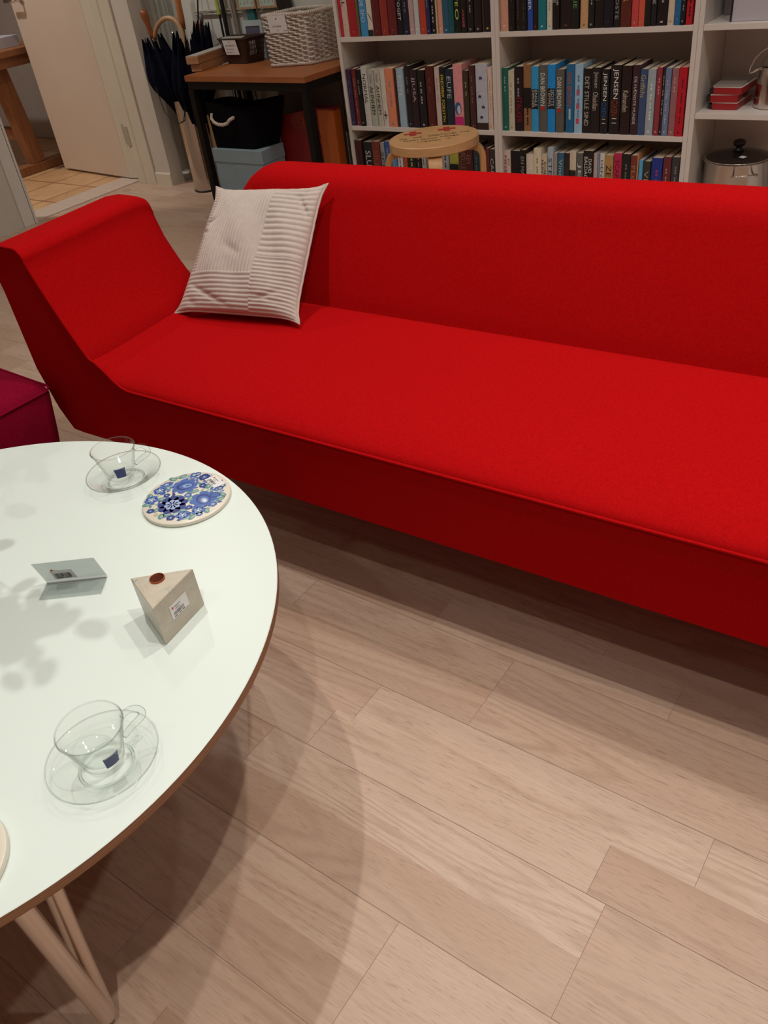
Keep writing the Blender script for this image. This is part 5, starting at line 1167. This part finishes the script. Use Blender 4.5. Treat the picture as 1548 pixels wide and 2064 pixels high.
# ---------------------------------------------------------------- cookware bay
x0 = -1.038
t = tag(MB().box((-.94, 3.352, .7583), (-.45, 3.54, .98)).build('storage_box', mat('lavender_carton', (.50, .46, .50), .6), None, bevel=.002), 'large pale lavender box on the upper shelf at the right edge', 'box')
tag(MB().box((-.945, 3.348, .7583), (-.9412, 3.545, .985)).build('dark_folder', mat('dark_card', (.02, .015, .02), .5), None), 'thin dark folder standing left of the lavender box', 'folder')
tag(MB().box((-1.012, 3.50, .7583), (-.952, 3.57, .93)).build('grey_carton', mat('grey_carton', (.22, .20, .17), .6), None, bevel=.002), 'grey box at the back of the upper shelf, right bay', 'box')
mrb = mat('red_carton', (.36, .018, .022), .4); mpw = mat('pale_card', (.62, .55, .48), .6)
for k, (dx, r, w, h, lb) in enumerate(((0, -2, .094, .024, 'bottom one of the three'), (-.004, 3, .100, .026, 'middle one of the three'), (.004, -4, .104, .024, 'topmost, under a grey sleeve'))):
    z = .4741 + (0, .0248, .0516)[k]
    t = thing('red_carton', 'flat red box on the cookware bay shelf, ' + lb, 'box', (-.937 + dx, 3.372, z), math.radians(r), 'flat red boxes in the cookware bay')
    MB().box((-w / 2 + .004, 0, 0), (w / 2, .16, h)).build('box_body', mrb, t, bevel=.0015)
    MB().box((-w / 2 + .003, -.0008, h - .0018), (w / 2 + .0008, .1608, h + .0002)).build('pale_edge', mpw, t)
    MB().box((-w / 2 - .012, .004, .004), (-w / 2 + .003, .12, h - .006)).build('dark_end', mat('dark_slot', (.02, .012, .012), .6), t)
t = tag(MB().box((-.985, 3.378, .5505), (-.885, 3.53, .5535)).build('grey_sleeve', mat('grey_paper', (.30, .26, .24), .6), None), 'grey paper lying on top of the red boxes', 'paper')
t = thing('steel_jug', 'stainless steel jug with wire handle on the shelf at the right edge', 'jug', (-.788, 3.44, .4741))
MB().lathe([(0, 0), (.058, 0), (.062, .004), (.063, .012), (.058, .10), (.054, .130), (.055, .132), (.052, .132), (.050, .128), (.055, .10), (.060, .012), (0, .006)], 56).build('body', M_steel, t, smooth=True, angle=.9)
MB().lathe([(.053, .1325), (.050, .150), (.035, .168), (.012, .176), (0, .177)], 48).build('glass_lid', M_glass, t, smooth=True)
MB().tube([(-.046, -.02, .128), (-.082, -.02, .112), (-.088, -.02, .108), (-.086, -.02, .128), (-.074, -.02, .158), (-.055, -.02, .180), (-.025, -.02, .196), (.02, -.02, .200)], .0036, 10).build('wire_handle', M_chrome, t, smooth=True)
t = thing('cooking_pot', 'large stainless cooking pot with dark glass lid on the lowest shelf', 'pot', (-.885, 3.455, .1054)); PR = .118
MB().lathe([(0, 0), (PR - .012, 0), (PR - .002, .008), (PR, .018), (PR, .178), (PR + .005, .184), (PR + .004, .187), (PR - .001, .185), (PR - .002, .018), (0, .012)], 90).build('pot_body', M_steel, t, smooth=True, angle=.8)
MB().lathe([(PR - .001, .1855), (PR + .003, .1885), (PR + .003, .1905), (PR - .004, .1905), (PR - .006, .1885)], 90, closed=True).build('lid_rim', M_chrome, t, smooth=True)
MB().lathe([(PR - .004, .190), (.09, .197), (.05, .205), (.02, .208), (0, .209)], 72).build('glass_lid', mat('smoked_glass', (.02, .014, .012), .05, spec=.6), t, smooth=True)
MB().lathe([(0, .208), (.018, .209), (.020, .213), (.011, .218), (.010, .224), (.020, .229), (.023, .238), (.020, .246), (.010, .250), (0, .251)], 32).build('lid_knob', M_black, t, smooth=True)
a0 = math.radians(-62)
def pp(a, r, z): return (r * math.cos(a), r * math.sin(a), z)
MB().tube([pp(a0 - .30, PR + .002, .150), pp(a0 - .32, PR + .022, .152), pp(a0 - .16, PR + .034, .155), pp(a0, PR + .037, .157), pp(a0 + .16, PR + .034, .155), pp(a0 + .32, PR + .022, .152), pp(a0 + .30, PR + .002, .150)], .0042, 10).build('handle', M_chrome, t, smooth=True)
st = MB(); st.add([(.020, -.070, .2035), (.040, -.074, .2018), (.048, -.056, .2035), (.028, -.052, .2055)], [(0, 1, 2, 3)]); st.build('price_label', M_paper, t)
# ---------------------------------------------------------------- old workbench in the tiled side room
t = thing('workbench', 'old brown wooden bench with trestle leg in the tiled side room', 'table', (-5.35, 3.40, 0))
MB().box((-1.1, -.18, .700), (0, .38, .738)).build('bench_top', M_bench, t, bevel=.004)
MB().box((-1.0, -.15, .640), (-.03, .34, .6995)).build('under_rail', M_benchl, t, bevel=.003)
MB().box((-.20, -.14, .0), (-.11, .34, .055)).build('foot_beam', M_benchl, t, bevel=.004)
Mx = Matrix.Translation((-.155, .06, .055)) @ Matrix.Rotation(math.radians(6), 4, 'X')
MB().box((-.042, -.05, .003), (.042, .05, .582), Mx).build('post', M_benchl, t, bevel=.004)
MB().box((-.70, .02, .20), (-.20, .09, .27)).build('stretcher', M_benchl, t, bevel=.004)
MB().lathe([(0, 0), (.007, 0), (.008, .003), (.004, .005), (0, .005)], 20).build('bolt_head', M_chrome, t, smooth=True, M=Matrix.Translation((-.06, -.1505, .672)) @ Matrix.Rotation(PI / 2, 4, 'X'))
tag(MB().box((-5.62, 3.42, .7385), (-5.46, 3.60, .80)).build('white_box', mat('white_lilac_box', (.55, .52, .58), .6), None, bevel=.002), 'white box standing on the old bench in the side room', 'box')
tag(MB().box((-3.425, 3.452, .655), (-3.315, 3.505, .742)).build('paper_bundle', M_paper, None, bevel=.002), 'white paper bundle standing inside the dark brown slotted basket', 'paper')
